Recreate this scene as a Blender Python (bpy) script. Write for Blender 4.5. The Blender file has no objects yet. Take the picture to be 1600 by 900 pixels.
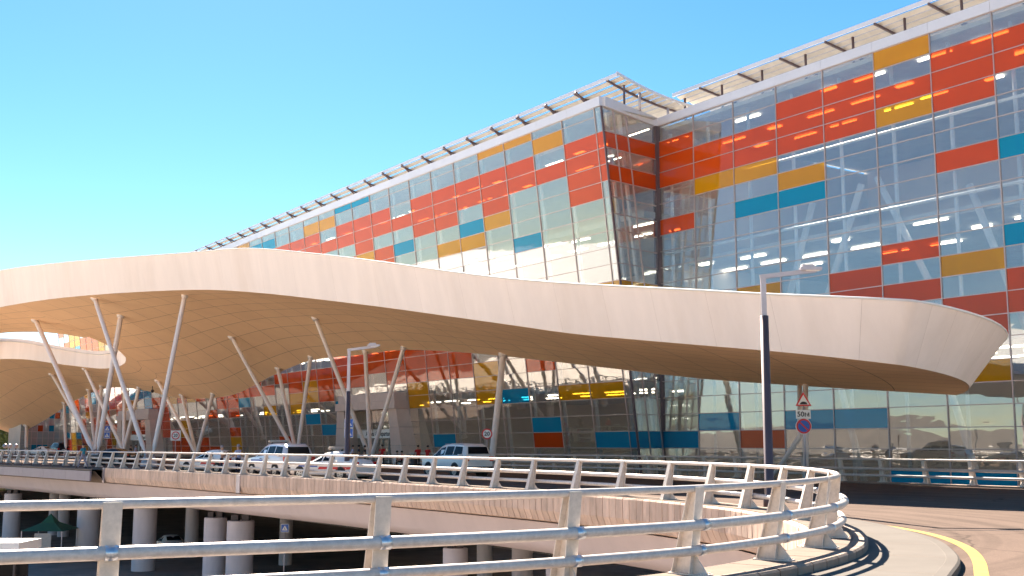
import bpy, bmesh, math, random
import numpy as np
from mathutils import Vector, Matrix
random.seed(7)
SC = bpy.context.scene
COL = SC.collection
# ------------------------------------------------------------------ camera
F_PX, PITCH, CZ = 1743.56, 0.1388, 1.72          # focal length for a 1600 px wide picture, tilt, eye height
cam = bpy.data.cameras.new('camera'); cam_o = bpy.data.objects.new('camera', cam); COL.objects.link(cam_o)
cam.sensor_width = 36; cam.lens = 36 * F_PX / 1600; cam.clip_end = 20000; cam.clip_start = 0.1
cam_o.location = (0, 0, CZ); cam_o.rotation_euler = (math.pi / 2 + PITCH, 0, 0)
SC.camera = cam_o
# ------------------------------------------------------------------ light
SUN_AZ, SUN_EL = math.radians(-15), math.radians(41)   # azimuth from +Y towards +X
w = bpy.data.worlds.new('World'); SC.world = w; w.use_nodes = True
nt = w.node_tree; nt.nodes.clear()
out = nt.nodes.new('ShaderNodeOutputWorld'); bg = nt.nodes.new('ShaderNodeBackground')
sky = nt.nodes.new('ShaderNodeTexSky'); sky.sky_type = 'NISHITA'; sky.sun_disc = False
sky.sun_elevation = SUN_EL; sky.sun_rotation = SUN_AZ
sky.air_density = 1.15; sky.dust_density = 0.55; sky.ozone_density = 2.0; sky.altitude = 2500
hs = nt.nodes.new('ShaderNodeHueSaturation'); hs.inputs['Saturation'].default_value = 1.32; hs.inputs['Hue'].default_value = 0.495
nt.links.new(sky.outputs[0], hs.inputs['Color']); nt.links.new(hs.outputs[0], bg.inputs[0])
bg.inputs[1].default_value = 0.05
nt.links.new(bg.outputs[0], out.inputs[0])
sl = bpy.data.lights.new('sun', 'SUN'); sl.energy = 5.0; sl.angle = math.radians(0.53); sl.color = (1.0, 0.93, 0.84)
so = bpy.data.objects.new('sun', sl); COL.objects.link(so); so.location = (-30, 60, 60)
sdir = Vector((math.sin(SUN_AZ) * math.cos(SUN_EL), math.cos(SUN_AZ) * math.cos(SUN_EL), math.sin(SUN_EL)))
so.rotation_euler = (-sdir).to_track_quat('-Z', 'Y').to_euler()
vs = SC.view_settings; vs.view_transform = 'Standard'; vs.look = 'None'; vs.gamma = 1.0; vs.use_curve_mapping = False
vs.exposure = 2.1
vs.use_white_balance = True; vs.white_balance_temperature = 6950; vs.white_balance_tint = 10
SC.cycles.use_denoising = True
SC.cycles.max_bounces = 7; SC.cycles.transparent_max_bounces = 12; SC.cycles.diffuse_bounces = 5; SC.cycles.glossy_bounces = 3
SC.cycles.sample_clamp_indirect = 6.0; SC.cycles.caustics_reflective = False; SC.cycles.caustics_refractive = False

# ------------------------------------------------------------------ plan frame: S along the terminal, N distance in front of it
TH = 0.6045
DV = Vector((-math.sin(TH), math.cos(TH), 0)); NV = Vector((-math.cos(TH), -math.sin(TH), 0))
def W(S, N, z): return Vector((DV.x * S - NV.x * N, DV.y * S - NV.y * N, z))
def ray(x, y):
    u = (x - 800) / F_PX; v = -(y - 450) / F_PX; c, s = math.cos(PITCH), math.sin(PITCH)
    return Vector((u, c - v * s, s + v * c))
def at_z(x, y, z): r = ray(x, y); return r * ((z - CZ) / r.z) + Vector((0, 0, CZ))
def at_y(x, y, Y): r = ray(x, y); return r * (Y / r.y) + Vector((0, 0, CZ))
def at_n(x, y, N): r = ray(x, y); return r * (N / -(r.dot(NV))) + Vector((0, 0, CZ))
def SN(P): return P.dot(DV), -P.dot(NV)

# ------------------------------------------------------------------ materials
def lin(r, g, b):
    f = lambda c: ((c / 255 + 0.055) / 1.055) ** 2.4 if c > 10 else c / 255 / 12.92
    return (f(r), f(g), f(b))
def newmat(name):
    m = bpy.data.materials.new(name); m.use_nodes = True; nt = m.node_tree; nt.nodes.clear()
    o = nt.nodes.new('ShaderNodeOutputMaterial'); return m, nt, o
def mat(name, col, rough=0.6, metal=0.0, var=0.10, vscale=1.5, bump=0.0, bscale=30.0, stretch=None, dirt=None, spec=0.5, coat=0.0):
    m, nt, o = newmat(name); N = nt.nodes.new; L = nt.links.new
    p = N('ShaderNodeBsdfPrincipled'); L(p.outputs[0], o.inputs[0])
    p.inputs['Roughness'].default_value = rough; p.inputs['Metallic'].default_value = metal
    p.inputs['Specular IOR Level'].default_value = spec; p.inputs['Coat Weight'].default_value = coat
    tc = N('ShaderNodeTexCoord'); mp = N('ShaderNodeMapping'); L(tc.outputs['Object'], mp.inputs[0])
    if stretch: mp.inputs['Scale'].default_value = stretch
    n1 = N('ShaderNodeTexNoise'); n1.inputs['Scale'].default_value = vscale; n1.inputs['Detail'].default_value = 6; n1.inputs['Roughness'].default_value = 0.65
    L(mp.outputs[0], n1.inputs['Vector'])
    oi = N('ShaderNodeObjectInfo')
    mx = N('ShaderNodeMix'); mx.data_type = 'RGBA'; mx.blend_type = 'MIX'
    lo = tuple(max(0, c * (1 - var * 1.3)) for c in col); hi = tuple(min(1, c * (1 + var)) for c in col)
    mx.inputs['A'].default_value = (*lo, 1); mx.inputs['B'].default_value = (*hi, 1)
    rm = N('ShaderNodeMapRange'); rm.inputs['From Min'].default_value = 0.3; rm.inputs['From Max'].default_value = 0.7
    L(n1.outputs['Fac'], rm.inputs['Value']); L(rm.outputs[0], mx.inputs['Factor'])
    br = N('ShaderNodeHueSaturation')
    mr = N('ShaderNodeMapRange'); mr.inputs['To Min'].default_value = 1 - var * 0.5; mr.inputs['To Max'].default_value = 1 + var * 0.5
    L(oi.outputs['Random'], mr.inputs['Value']); L(mr.outputs[0], br.inputs['Value']); L(mx.outputs['Result'], br.inputs['Color'])
    last = br.outputs['Color']
    if dirt:
        n2 = N('ShaderNodeTexNoise'); n2.inputs['Scale'].default_value = vscale * 0.23; n2.inputs['Detail'].default_value = 8; n2.inputs['Roughness'].default_value = 0.7
        L(mp.outputs[0], n2.inputs['Vector'])
        r2 = N('ShaderNodeMapRange'); r2.inputs['From Min'].default_value = 0.5; r2.inputs['From Max'].default_value = 0.75; r2.inputs['To Max'].default_value = 0.55
        L(n2.outputs['Fac'], r2.inputs['Value'])
        m2 = N('ShaderNodeMix'); m2.data_type = 'RGBA'; L(r2.outputs[0], m2.inputs['Factor']); L(last, m2.inputs['A']); m2.inputs['B'].default_value = (*dirt, 1)
        last = m2.outputs['Result']
    L(last, p.inputs['Base Color'])
    if bump:
        n3 = N('ShaderNodeTexNoise'); n3.inputs['Scale'].default_value = bscale; n3.inputs['Detail'].default_value = 4
        L(tc.outputs['Object'], n3.inputs['Vector'])
        b = N('ShaderNodeBump'); b.inputs['Strength'].default_value = bump; b.inputs['Distance'].default_value = 0.02
        L(n3.outputs['Fac'], b.inputs['Height']); L(b.outputs[0], p.inputs['Normal'])
    return m
def glass(name, tint, body, opaque, refl, wav=0.006, ior=1.55):
    """coated facade glass: tinted see-through + a share of solid film + mirror reflection that grows at grazing angles"""
    m, nt, o = newmat(name); N = nt.nodes.new; L = nt.links.new
    tr = N('ShaderNodeBsdfTransparent'); tr.inputs[0].default_value = (*tint, 1)
    df = N('ShaderNodeBsdfDiffuse'); df.inputs[0].default_value = (*body, 1)
    tl = N('ShaderNodeBsdfTranslucent'); tl.inputs[0].default_value = (*body, 1)
    md = N('ShaderNodeMixShader'); md.inputs[0].default_value = 0.08; L(df.outputs[0], md.inputs[1]); L(tl.outputs[0], md.inputs[2])
    m1 = N('ShaderNodeMixShader'); m1.inputs[0].default_value = opaque; L(tr.outputs[0], m1.inputs[1]); L(md.outputs[0], m1.inputs[2])
    gl = N('ShaderNodeBsdfGlossy'); gl.inputs['Roughness'].default_value = 0.015; gl.inputs[0].default_value = (0.93, 0.96, 1.0, 1)
    tc = N('ShaderNodeTexCoord'); oi = N('ShaderNodeObjectInfo')
    ad = N('ShaderNodeVectorMath'); ad.operation = 'ADD'
    cb = N('ShaderNodeCombineXYZ'); ml = N('ShaderNodeMath'); ml.operation = 'MULTIPLY'; ml.inputs[1].default_value = 91.0
    L(oi.outputs['Random'], ml.inputs[0]); L(ml.outputs[0], cb.inputs[0]); L(ml.outputs[0], cb.inputs[2])
    L(tc.outputs['Object'], ad.inputs[0]); L(cb.outputs[0], ad.inputs[1])
    mpg = N('ShaderNodeMapping'); mpg.inputs['Scale'].default_value = (0.55, 0.55, 1.3); L(ad.outputs[0], mpg.inputs[0])
    nz = N('ShaderNodeTexNoise'); nz.inputs['Scale'].default_value = 0.9; nz.inputs['Detail'].default_value = 1.5
    L(mpg.outputs[0], nz.inputs['Vector'])
    bp = N('ShaderNodeBump'); bp.inputs['Strength'].default_value = 1.0; bp.inputs['Distance'].default_value = wav
    L(nz.outputs['Fac'], bp.inputs['Height']); L(bp.outputs[0], gl.inputs['Normal'])
    fr = N('ShaderNodeFresnel'); ge = N('ShaderNodeNewGeometry'); mi_ = N('ShaderNodeMapRange')      # same index seen from either face of the pane
    mi_.inputs['To Min'].default_value = ior; mi_.inputs['To Max'].default_value = 1 / ior; L(ge.outputs['Backfacing'], mi_.inputs['Value']); L(mi_.outputs[0], fr.inputs[0])
    mr = N('ShaderNodeMapRange'); mr.inputs['To Min'].default_value = refl; mr.inputs['To Max'].default_value = 1.0
    L(fr.outputs[0], mr.inputs['Value'])
    m2 = N('ShaderNodeMixShader'); L(mr.outputs[0], m2.inputs[0]); L(m1.outputs[0], m2.inputs[1]); L(gl.outputs[0], m2.inputs[2])
    L(m2.outputs[0], o.inputs[0]); return m
def emis(name, col, s):
    m, nt, o = newmat(name); e = nt.nodes.new('ShaderNodeEmission'); e.inputs[0].default_value = (*col, 1); e.inputs[1].default_value = s
    nt.links.new(e.outputs[0], o.inputs[0]); return m

M = {}
M['fascia'] = mat('fascia_paint', (0.95, 0.83, 0.74), 0.7, spec=0.2, var=0.04, vscale=0.7, stretch=(1, 1, .16), dirt=(0.80, 0.66, 0.55), bump=0.05, bscale=3)
M['soffit'] = mat('soffit_warm_bounce', (0.98, 0.67, 0.42), 0.8, spec=0.08, var=0.035, vscale=0.4, bump=0.04, bscale=2)  # same white paint as the fascia, warm bounce light mixed into its colour
M['joint'] = mat('joint_dark', (0.20, 0.12, 0.075), 0.8)
M['roof_membrane'] = mat('roof_membrane', (0.80, 0.77, 0.72), 0.6, var=0.04)
M['col_paint'] = mat('column_paint', (0.80, 0.72, 0.68), 0.45, var=0.04)
M['steel'] = mat('galvanised_steel', (0.70, 0.61, 0.53), 0.55, metal=0.1, var=0.14, vscale=9, bump=0.06, bscale=40, dirt=(0.50, 0.40, 0.32))
M['rail'] = mat('rail_steel', (0.62, 0.55, 0.50), 0.42, metal=0.1, var=0.12, vscale=14, bump=0.08, bscale=60, dirt=(0.42, 0.34, 0.29))
M['clamp'] = mat('clamp_zinc', (0.60, 0.63, 0.68), 0.3, metal=0.8, var=0.1)
M['precast'] = mat('precast_panel', (0.66, 0.47, 0.36), 0.85, var=0.2, vscale=2.2, stretch=(1, 1, 0.35), bump=0.25, bscale=25, dirt=(0.5, 0.35, 0.27))
M['girder'] = mat('girder_concrete', (0.72, 0.61, 0.59), 0.8, var=0.06, vscale=0.5, stretch=(1, 1, 0.3), dirt=(0.58, 0.48, 0.46), bump=0.1, bscale=12)
M['pier'] = mat('pier_concrete', (0.64, 0.56, 0.55), 0.85, var=0.1, vscale=0.8, stretch=(1, 1, 0.3), dirt=(0.5, 0.42, 0.4))
M['kerb'] = mat('kerb_stone', (0.27, 0.195, 0.15), 0.85, var=0.16, vscale=3, bump=0.3, bscale=30, dirt=(0.19, 0.135, 0.1))
M['slab'] = mat('plinth_slab', (0.22, 0.172, 0.138), 0.95, spec=0.1, var=0.10, vscale=2.5, bump=0.2, bscale=28, dirt=(0.2, 0.15, 0.12))
M['walk'] = mat('pavement_concrete', (0.16, 0.14, 0.123), 0.95, spec=0.08, var=0.07, vscale=0.8, bump=0.15, bscale=35, dirt=(0.135, 0.115, 0.1))
M['road'] = mat('road_asphalt', (0.145, 0.10, 0.079), 0.95, spec=0.08, var=0.10, vscale=0.7, bump=0.3, bscale=45, stretch=(1, .45, 1), dirt=(0.11, 0.076, 0.06))
def wear(m, cx, cy):
    """tyre paths that circle the loop, hairline cracks and fine aggregate on top of a plain asphalt"""
    nt = m.node_tree; N = nt.nodes.new; L = nt.links.new
    p = next(n for n in nt.nodes if n.type == 'BSDF_PRINCIPLED'); src = p.inputs['Base Color'].links[0].from_socket
    tc = N('ShaderNodeTexCoord'); sub = N('ShaderNodeVectorMath'); sub.operation = 'SUBTRACT'; sub.inputs[1].default_value = (cx, cy, 0); L(tc.outputs['Object'], sub.inputs[0])
    ln = N('ShaderNodeVectorMath'); ln.operation = 'LENGTH'; L(sub.outputs[0], ln.inputs[0])
    cb = N('ShaderNodeCombineXYZ'); L(ln.outputs['Value'], cb.inputs[0]); lo = N('ShaderNodeTexNoise'); lo.inputs['Scale'].default_value = .12; L(tc.outputs['Object'], lo.inputs['Vector']); L(lo.outputs['Fac'], cb.inputs[1])
    n1 = N('ShaderNodeTexNoise'); n1.inputs['Scale'].default_value = 1.7; n1.inputs['Detail'].default_value = 3; L(cb.outputs[0], n1.inputs['Vector'])
    r1 = N('ShaderNodeMapRange'); r1.inputs['From Min'].default_value = .42; r1.inputs['From Max'].default_value = .66; r1.inputs['To Min'].default_value = 1.08; r1.inputs['To Max'].default_value = .74; L(n1.outputs['Fac'], r1.inputs['Value'])
    nd = N('ShaderNodeTexNoise'); nd.inputs['Scale'].default_value = .9; nd.inputs['Detail'].default_value = 5; L(tc.outputs['Object'], nd.inputs['Vector'])
    mxv = N('ShaderNodeMix'); mxv.data_type = 'VECTOR'; mxv.inputs['Factor'].default_value = .3; L(tc.outputs['Object'], mxv.inputs['A']); L(nd.outputs['Color'], mxv.inputs['B'])
    vo = N('ShaderNodeTexVoronoi'); vo.feature = 'DISTANCE_TO_EDGE'; vo.inputs['Scale'].default_value = .32; L(mxv.outputs['Result'], vo.inputs['Vector'])
    r2 = N('ShaderNodeMapRange'); r2.inputs['From Min'].default_value = .002; r2.inputs['From Max'].default_value = .006; r2.inputs['To Min'].default_value = .6; r2.inputs['To Max'].default_value = 1.0; L(vo.outputs['Distance'], r2.inputs['Value'])
    sp = N('ShaderNodeTexNoise'); sp.inputs['Scale'].default_value = 70; sp.inputs['Detail'].default_value = 2; L(tc.outputs['Object'], sp.inputs['Vector'])
    r3 = N('ShaderNodeMapRange'); r3.inputs['From Min'].default_value = .3; r3.inputs['From Max'].default_value = .7; r3.inputs['To Min'].default_value = .78; r3.inputs['To Max'].default_value = 1.2; L(sp.outputs['Fac'], r3.inputs['Value'])
    a = N('ShaderNodeMath'); a.operation = 'MULTIPLY'; L(r1.outputs[0], a.inputs[0]); L(r2.outputs[0], a.inputs[1]); b = N('ShaderNodeMath'); b.operation = 'MULTIPLY'; L(a.outputs[0], b.inputs[0]); L(r3.outputs[0], b.inputs[1])
    h = N('ShaderNodeHueSaturation'); L(b.outputs[0], h.inputs['Value']); L(src, h.inputs['Color']); L(h.outputs[0], p.inputs['Base Color'])
wear(M['road'], -1.0, 26.0)
M['yellow'] = mat('yellow_line', (0.36, 0.23, 0.015), 0.7, var=0.14, vscale=6, dirt=(0.3, 0.2, 0.05))
M['ground'] = mat('lower_ground', (0.74, 0.61, 0.49), 0.9, var=0.2, vscale=0.08)
M['grass'] = mat('grass', (0.14, 0.15, 0.03), 0.95, var=0.3, vscale=0.8, bump=0.6, bscale=8)
M['hill'] = mat('hill', (0.16, 0.12, 0.09), 0.95, var=0.35, vscale=0.012)
M['darkmetal'] = mat('dark_metal', (0.07, 0.055, 0.055), 0.5, metal=0.3)
M['post_dark'] = mat('lamp_post_dark', (0.13, 0.09, 0.095), 0.45, metal=0.4)
M['lampgrey'] = mat('lamp_grey', (0.48, 0.42, 0.43), 0.4, metal=0.4)
M['mullion'] = mat('mullion', (0.46, 0.36, 0.33), 0.4, metal=0.5, var=0.06)
M['parapet'] = mat('parapet_metal', (0.66, 0.64, 0.66), 0.4, metal=0.3, var=0.03, vscale=0.5)
M['slat'] = mat('roof_slat', (0.55, 0.49, 0.43), 0.5, metal=0.2, var=0.08)
M['cladding'] = mat('grey_cladding', (0.26, 0.22, 0.25), 0.5, metal=0.2, var=0.06)
M['sjoint'] = mat('soffit_joint', (0.42, 0.24, 0.13), 0.8)
M['fjoint'] = mat('fascia_joint', (0.52, 0.40, 0.32), 0.8)
M['stone'] = mat('portal_stone', (0.66, 0.49, 0.40), 0.85, var=0.07, vscale=1.2, bump=0.1, bscale=20)
M['interior'] = mat('interior_wall', (0.62, 0.57, 0.52), 0.8, var=0.12, vscale=0.15)
M['slabint'] = mat('interior_slab', (0.60, 0.60, 0.58), 0.7)
M['brace'] = mat('brace_white', (0.80, 0.80, 0.80), 0.5)
M['light'] = emis('ceiling_lamp', (1.0, 0.93, 0.82), 3.2)
M['g_clear'] = glass('glass_clear', (0.94, 0.95, 0.93), (0.50, 0.48, 0.45), 0.06, 0.12)
M['g_red'] = glass('glass_orange_red', (0.98, 0.36, 0.16), (0.70, 0.105, 0.012), 0.50, 0.01, ior=1.38)
M['g_yel'] = glass('glass_amber', (0.98, 0.76, 0.2), (0.70, 0.34, 0.010), 0.48, 0.01, ior=1.38)
M['g_blue'] = glass('glass_turquoise', (0.1, 0.66, 0.85), (0.003, 0.34, 0.53), 0.50, 0.01, ior=1.38)
M['g_dark'] = mat('car_glass', (0.012, 0.012, 0.014), 0.12, spec=0.12, var=0)
M['white_paint'] = mat('car_white', (0.84, 0.80, 0.76), 0.28, var=0.01, coat=0.15)
M['silver_paint'] = mat('car_silver', (0.70, 0.68, 0.70), 0.28, metal=0.3, var=0.01, coat=0.15)
M['dark_paint'] = mat('car_dark', (0.03, 0.02, 0.02), 0.25, var=0.01, coat=0.15)
M['tyre'] = mat('tyre', (0.018, 0.017, 0.017), 0.85)
M['rim'] = mat('rim', (0.45, 0.45, 0.46), 0.3, metal=0.8)
M['plastic'] = mat('black_plastic', (0.02, 0.02, 0.022), 0.6)
M['red'] = mat('sign_red', (0.65, 0.02, 0.02), 0.4, var=0.02)
M['blue'] = mat('sign_blue', (0.015, 0.10, 0.42), 0.4, var=0.02)
M['signwhite'] = mat('sign_white', (0.82, 0.80, 0.76), 0.45, var=0.02)
M['black'] = mat('sign_black', (0.015, 0.015, 0.015), 0.5)
M['taillight'] = mat('tail_light', (0.55, 0.015, 0.015), 0.2, var=0.02)
M['skin'] = mat('skin', (0.50, 0.28, 0.19), 0.6, var=0.04)
M['hair'] = mat('hair', (0.02, 0.014, 0.01), 0.7)
M['cap_grey'] = mat('grey_cap', (0.26, 0.24, 0.28), 0.8)
for k, c in dict(cloth_white=(0.75, 0.74, 0.74), cloth_lilac=(0.50, 0.52, 0.72), cloth_teal=(0.02, 0.23, 0.32), cloth_red=(0.50, 0.015, 0.02), cloth_navy=(0.02, 0.022, 0.05), cloth_black=(0.015, 0.014, 0.015), cloth_jeans=(0.24, 0.24, 0.32), cloth_green=(0.015, 0.09, 0.05), cloth_cream=(0.55, 0.46, 0.38)).items():
    M[k] = mat(k, c, 0.85, var=0.1, vscale=6)
M['bark'] = mat('bark', (0.12, 0.08, 0.05), 0.9, var=0.2, vscale=5)
M['leaf'] = mat('leaf', (0.085, 0.11, 0.018), 0.7, var=0.45, vscale=0.9)
M['pinkwall'] = mat('pink_render', (0.60, 0.36, 0.28), 0.85, var=0.06)

# ------------------------------------------------------------------ object helpers
PM = {}
def tag(o, label, cat, group=None, kind=None):
    if label: o['label'] = label
    if cat: o['category'] = cat
    if group: o['group'] = group
    if kind: o['kind'] = kind
    return o
def thing(name, label, cat, loc=(0, 0, 0), group=None, rotz=0.0):
    o = bpy.data.objects.new(name, None); COL.objects.link(o)
    o.location = loc; o.rotation_euler = (0, 0, rotz); o.empty_display_size = 0.3
    PM[o.name] = Matrix.Translation(Vector(loc)) @ Matrix.Rotation(rotz, 4, 'Z')
    return tag(o, label, cat, group)
def obj(name, verts, faces, m, parent=None, smooth=False, fm=None, local=False):
    me = bpy.data.meshes.new(name); me.from_pydata([tuple(v) for v in verts], [], faces)
    for k in (m if isinstance(m, (list, tuple)) else [m]): me.materials.append(M[k] if isinstance(k, str) else k)
    if fm: me.polygons.foreach_set('material_index', fm)
    if smooth: me.polygons.foreach_set('use_smooth', [True] * len(me.polygons))
    me.update(); o = bpy.data.objects.new(name, me); COL.objects.link(o)
    if parent is not None:
        o.parent = parent
        if not local: o.matrix_parent_inverse = PM[parent.name].inverted()
    PM[o.name] = Matrix() if parent is None or not local else PM[parent.name].copy()
    return o
class MB:
    """collects verts/faces of ONE part"""
    def __init__(s): s.v = []; s.f = []; s.m = []
    def add(s, vs, fs, mi=0):
        b = len(s.v); s.v += [Vector(v) for v in vs]; s.f += [tuple(b + i for i in f) for f in fs]; s.m += [mi] * len(fs); return s
    def hexa(s, c, mi=0):   # 8 corners: bottom 4, top 4
        return s.add(c, [(3, 2, 1, 0), (4, 5, 6, 7), (0, 1, 5, 4), (1, 2, 6, 5), (2, 3, 7, 6), (3, 0, 4, 7)], mi)
    def box(s, c, sx, sy, sz, ax=None, mi=0):
        X, Y, Z = ax if ax else (Vector((1, 0, 0)), Vector((0, 1, 0)), Vector((0, 0, 1)))
        c = Vector(c); q = []
        for k in (-1, 1):
            for a, b in ((-1, -1), (1, -1), (1, 1), (-1, 1)): q.append(c + X * (a * sx / 2) + Y * (b * sy / 2) + Z * (k * sz / 2))
        return s.hexa(q, mi)
    def bar(s, a, b, wd, th, side=None, mi=0):
        a, b = Vector(a), Vector(b); t = (b - a).normalized(); sd = Vector(side) if side else Vector((0, 0, 1)).cross(t)
        if sd.length < 1e-4: sd = Vector((1, 0, 0))
        sd = (sd - t * sd.dot(t)).normalized(); up = t.cross(sd)
        q = [p + sd * (i * wd / 2) + up * (j * th / 2) for p in (a, b) for i, j in ((-1, -1), (1, -1), (1, 1), (-1, 1))]
        return s.hexa(q, mi)
    def tube(s, pts, rad, n=10, mi=0, cap=True):
        pts = [Vector(p) for p in pts]; rings = []; k = len(pts)
        rr = rad if isinstance(rad, (list, tuple)) else [rad] * k
        ref = None
        for i, p in enumerate(pts):
            t = (pts[min(i + 1, k - 1)] - pts[max(i - 1, 0)]).normalized()
            if ref is None: ref = Vector((0, 0, 1)) if abs(t.z) < 0.9 else Vector((1, 0, 0))
            sd = ref.cross(t).normalized(); up = t.cross(sd)
            rings.append([p + (sd * math.cos(a) + up * math.sin(a)) * rr[i] for a in [2 * math.pi * j / n for j in range(n)]])
        vs = [v for r in rings for v in r]; fs = []
        for i in range(k - 1):
            for j in range(n): fs.append((i * n + j, i * n + (j + 1) % n, (i + 1) * n + (j + 1) % n, (i + 1) * n + j))
        if cap: fs.append(tuple(range(n - 1, -1, -1))); fs.append(tuple((k - 1) * n + j for j in range(n)))
        return s.add(vs, fs, mi)
    def ball(s, c, r, n=10, mi=0, sz=1.0):
        c = Vector(c); vs = [c + Vector((0, 0, r * sz))]; fs = []; m = n // 2
        for i in range(1, m):
            a = math.pi * i / m
            for j in range(n): b = 2 * math.pi * j / n; vs.append(c + Vector((r * math.sin(a) * math.cos(b), r * math.sin(a) * math.sin(b), r * sz * math.cos(a))))
        vs.append(c - Vector((0, 0, r * sz)))
        for j in range(n): fs.append((0, 1 + j, 1 + (j + 1) % n))
        for i in range(m - 2):
            for j in range(n): fs.append((1 + i * n + j, 1 + (i + 1) * n + j, 1 + (i + 1) * n + (j + 1) % n, 1 + i * n + (j + 1) % n))
        e = len(vs) - 1
        for j in range(n): fs.append((e, 1 + (m - 2) * n + (j + 1) % n, 1 + (m - 2) * n + j))
        return s.add(vs, fs, mi)
    def build(s, name, m, parent=None, smooth=False): return obj(name, s.v, s.f, m, parent, smooth, s.m if isinstance(m, (list, tuple)) else None)
def shade_auto(o, ang=35):
    me = o.data
    me.polygons.foreach_set('use_smooth', [True] * len(me.polygons))
    try: me.set_sharp_from_angle(angle=math.radians(ang))
    except Exception: pass
    return o
def instance(name, src, loc, parent, rot=None, scale=None, material=None, slot=0):
    o = bpy.data.objects.new(name, src if isinstance(src, bpy.types.Mesh) else src.data); COL.objects.link(o)
    mw = Matrix.Translation(Vector(loc))
    if rot is not None: mw = mw @ (rot if isinstance(rot, Matrix) else Matrix.Rotation(rot, 4, 'Z'))
    o.matrix_local = mw
    if parent is not None: o.parent = parent; o.matrix_parent_inverse = PM[parent.name].inverted()
    if material is not None: o.material_slots[slot].link = 'OBJECT'; o.material_slots[slot].material = M[material]
    return o
def poly_prism(mb, pts, z0, z1, mi=0):
    n = len(pts); vs = [Vector((p[0], p[1], z0)) for p in pts] + [Vector((p[0], p[1], z1)) for p in pts]
    fs = [tuple(range(n - 1, -1, -1)), tuple(range(n, 2 * n))] + [(i, (i + 1) % n, n + (i + 1) % n, n + i) for i in range(n)]
    return mb.add(vs, fs, mi)
def fill_poly(name, pts, z, m, kind=None):
    """flat concave sheet"""
    bm = bmesh.new(); vs = [bm.verts.new((p[0], p[1], z)) for p in pts]
    es = [bm.edges.new((vs[i], vs[(i + 1) % len(vs)])) for i in range(len(vs))]
    bmesh.ops.triangle_fill(bm, use_beauty=True, use_dissolve=False, edges=es)
    for f in bm.faces:
        if f.normal.z < 0: f.normal_flip()
    me = bpy.data.meshes.new(name); bm.to_mesh(me); bm.free(); me.materials.append(M[m])
    o = bpy.data.objects.new(name, me); COL.objects.link(o); PM[o.name] = Matrix()
    if kind: o['kind'] = kind
    return o
class Curve:
    """smooth plan curve, sampled by arc length"""
    def __init__(s, P, step=0.05):
        P = [Vector((p[0], p[1], 0)) for p in P]; Q = []
        for i in range(len(P) - 1):
            a, b, c, d = P[max(i - 1, 0)], P[i], P[i + 1], P[min(i + 2, len(P) - 1)]
            m = max(2, int((c - b).length / step))
            l = (c - b).length; t1 = (c - a) * (l / max(1e-6, (c - a).length)); t2 = (d - b) * (l / max(1e-6, (d - b).length))
            for k in range(m):
                t = k / m; Q.append(b * (2*t**3 - 3*t**2 + 1) + t1 * (t**3 - 2*t**2 + t) + c * (-2*t**3 + 3*t**2) + t2 * (t**3 - t**2))
        Q.append(P[-1]); s.q = Q; s.l = [0.0]
        for i in range(1, len(Q)): s.l.append(s.l[-1] + (Q[i] - Q[i-1]).length)
        s.L = s.l[-1]; s.la = np.array(s.l); s.qa = np.array([tuple(v) for v in Q])
    def at(s, l): return Vector([float(np.interp(l, s.la, s.qa[:, k])) for k in range(3)])
    def tan(s, l): return (s.at(min(s.L, l + 0.15)) - s.at(max(0, l - 0.15))).normalized()
    def off(s, l, o): t = s.tan(l); return s.at(l) + Vector((t.y, -t.x, 0)) * o       # + is right of travel (road side)
    def near(s, x, y): return float(s.la[np.argmin((s.qa[:, 0] - x)**2 + (s.qa[:, 1] - y)**2)])

# ================================================================== SETTING
LZ = -7.0                                     # lower level
ROAD = -0.12; SLOPE = 0.0
def sheet(name, pts, z, m):
    return fill_poly(name, pts, z, m, 'structure')
sheet('ground', [(-6000, -6000), (6000, -6000), (6000, 6000), (-6000, 6000)], LZ, 'ground')
M['lowroad'] = mat('lower_asphalt', (0.26, 0.21, 0.18), 0.95, spec=0.05, var=0.2, vscale=0.4)
_a = [(-30, 6), (12, 6), (60, 20), (W(-40, 58, 0).x, W(-40, 58, 0).y), (W(70, 60, 0).x, W(70, 60, 0).y), (W(230, 60, 0).x, W(230, 60, 0).y), (-150, 160), (-60, 60)]
sheet('lower_road', _a, LZ + .02, 'lowroad')
# railing plan round the opening in the deck: near side, loop end at the right, far side running off to the left
RAIL = [(-16, 4.6), (-10, 7.6), (-6.2, 9.4), (-3.72, 10.55), (-1.36, 11.65), (0.65, 12.85), (2.25, 14.15), (3.7, 15.9), (4.87, 17.8), (5.6, 19.7), (6.1, 21.8), (6.35, 24.2), (6.3, 26.4), (6.0, 28.6), (5.4, 30.7), (4.6, 33), (3.45, 35.3), (2.2, 37.6), (0.75, 40), (-4.3, 47.5), (-9.3, 54.5), (-18, 65.5), (-27, 77), (-42, 95), (-60, 116), (-80, 139), (-110, 174)]
RC = Curve(RAIL)
L_end = RC.near(6.35, 24.2); L_joint = RC.near(-27.6, 77.7)
def strip(name, c, l0, l1, offs, zs, m, step=0.6, parent=None, smooth=True):
    """loft a profile (offset, z) along a curve"""
    k = max(2, int((l1 - l0) / step)); vs = []; fs = []; n = len(offs)
    for i in range(k + 1):
        l = l0 + (l1 - l0) * i / k
        for o, z in zip(offs, zs):
            p = c.off(l, o); vs.append((p.x, p.y, z))
    for i in range(k):
        for j in range(n - 1): fs.append((i * n + j, (i + 1) * n + j, (i + 1) * n + j + 1, i * n + j + 1))
    o = obj(name, vs, fs, m, parent); shade_auto(o, 30); return o
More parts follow.
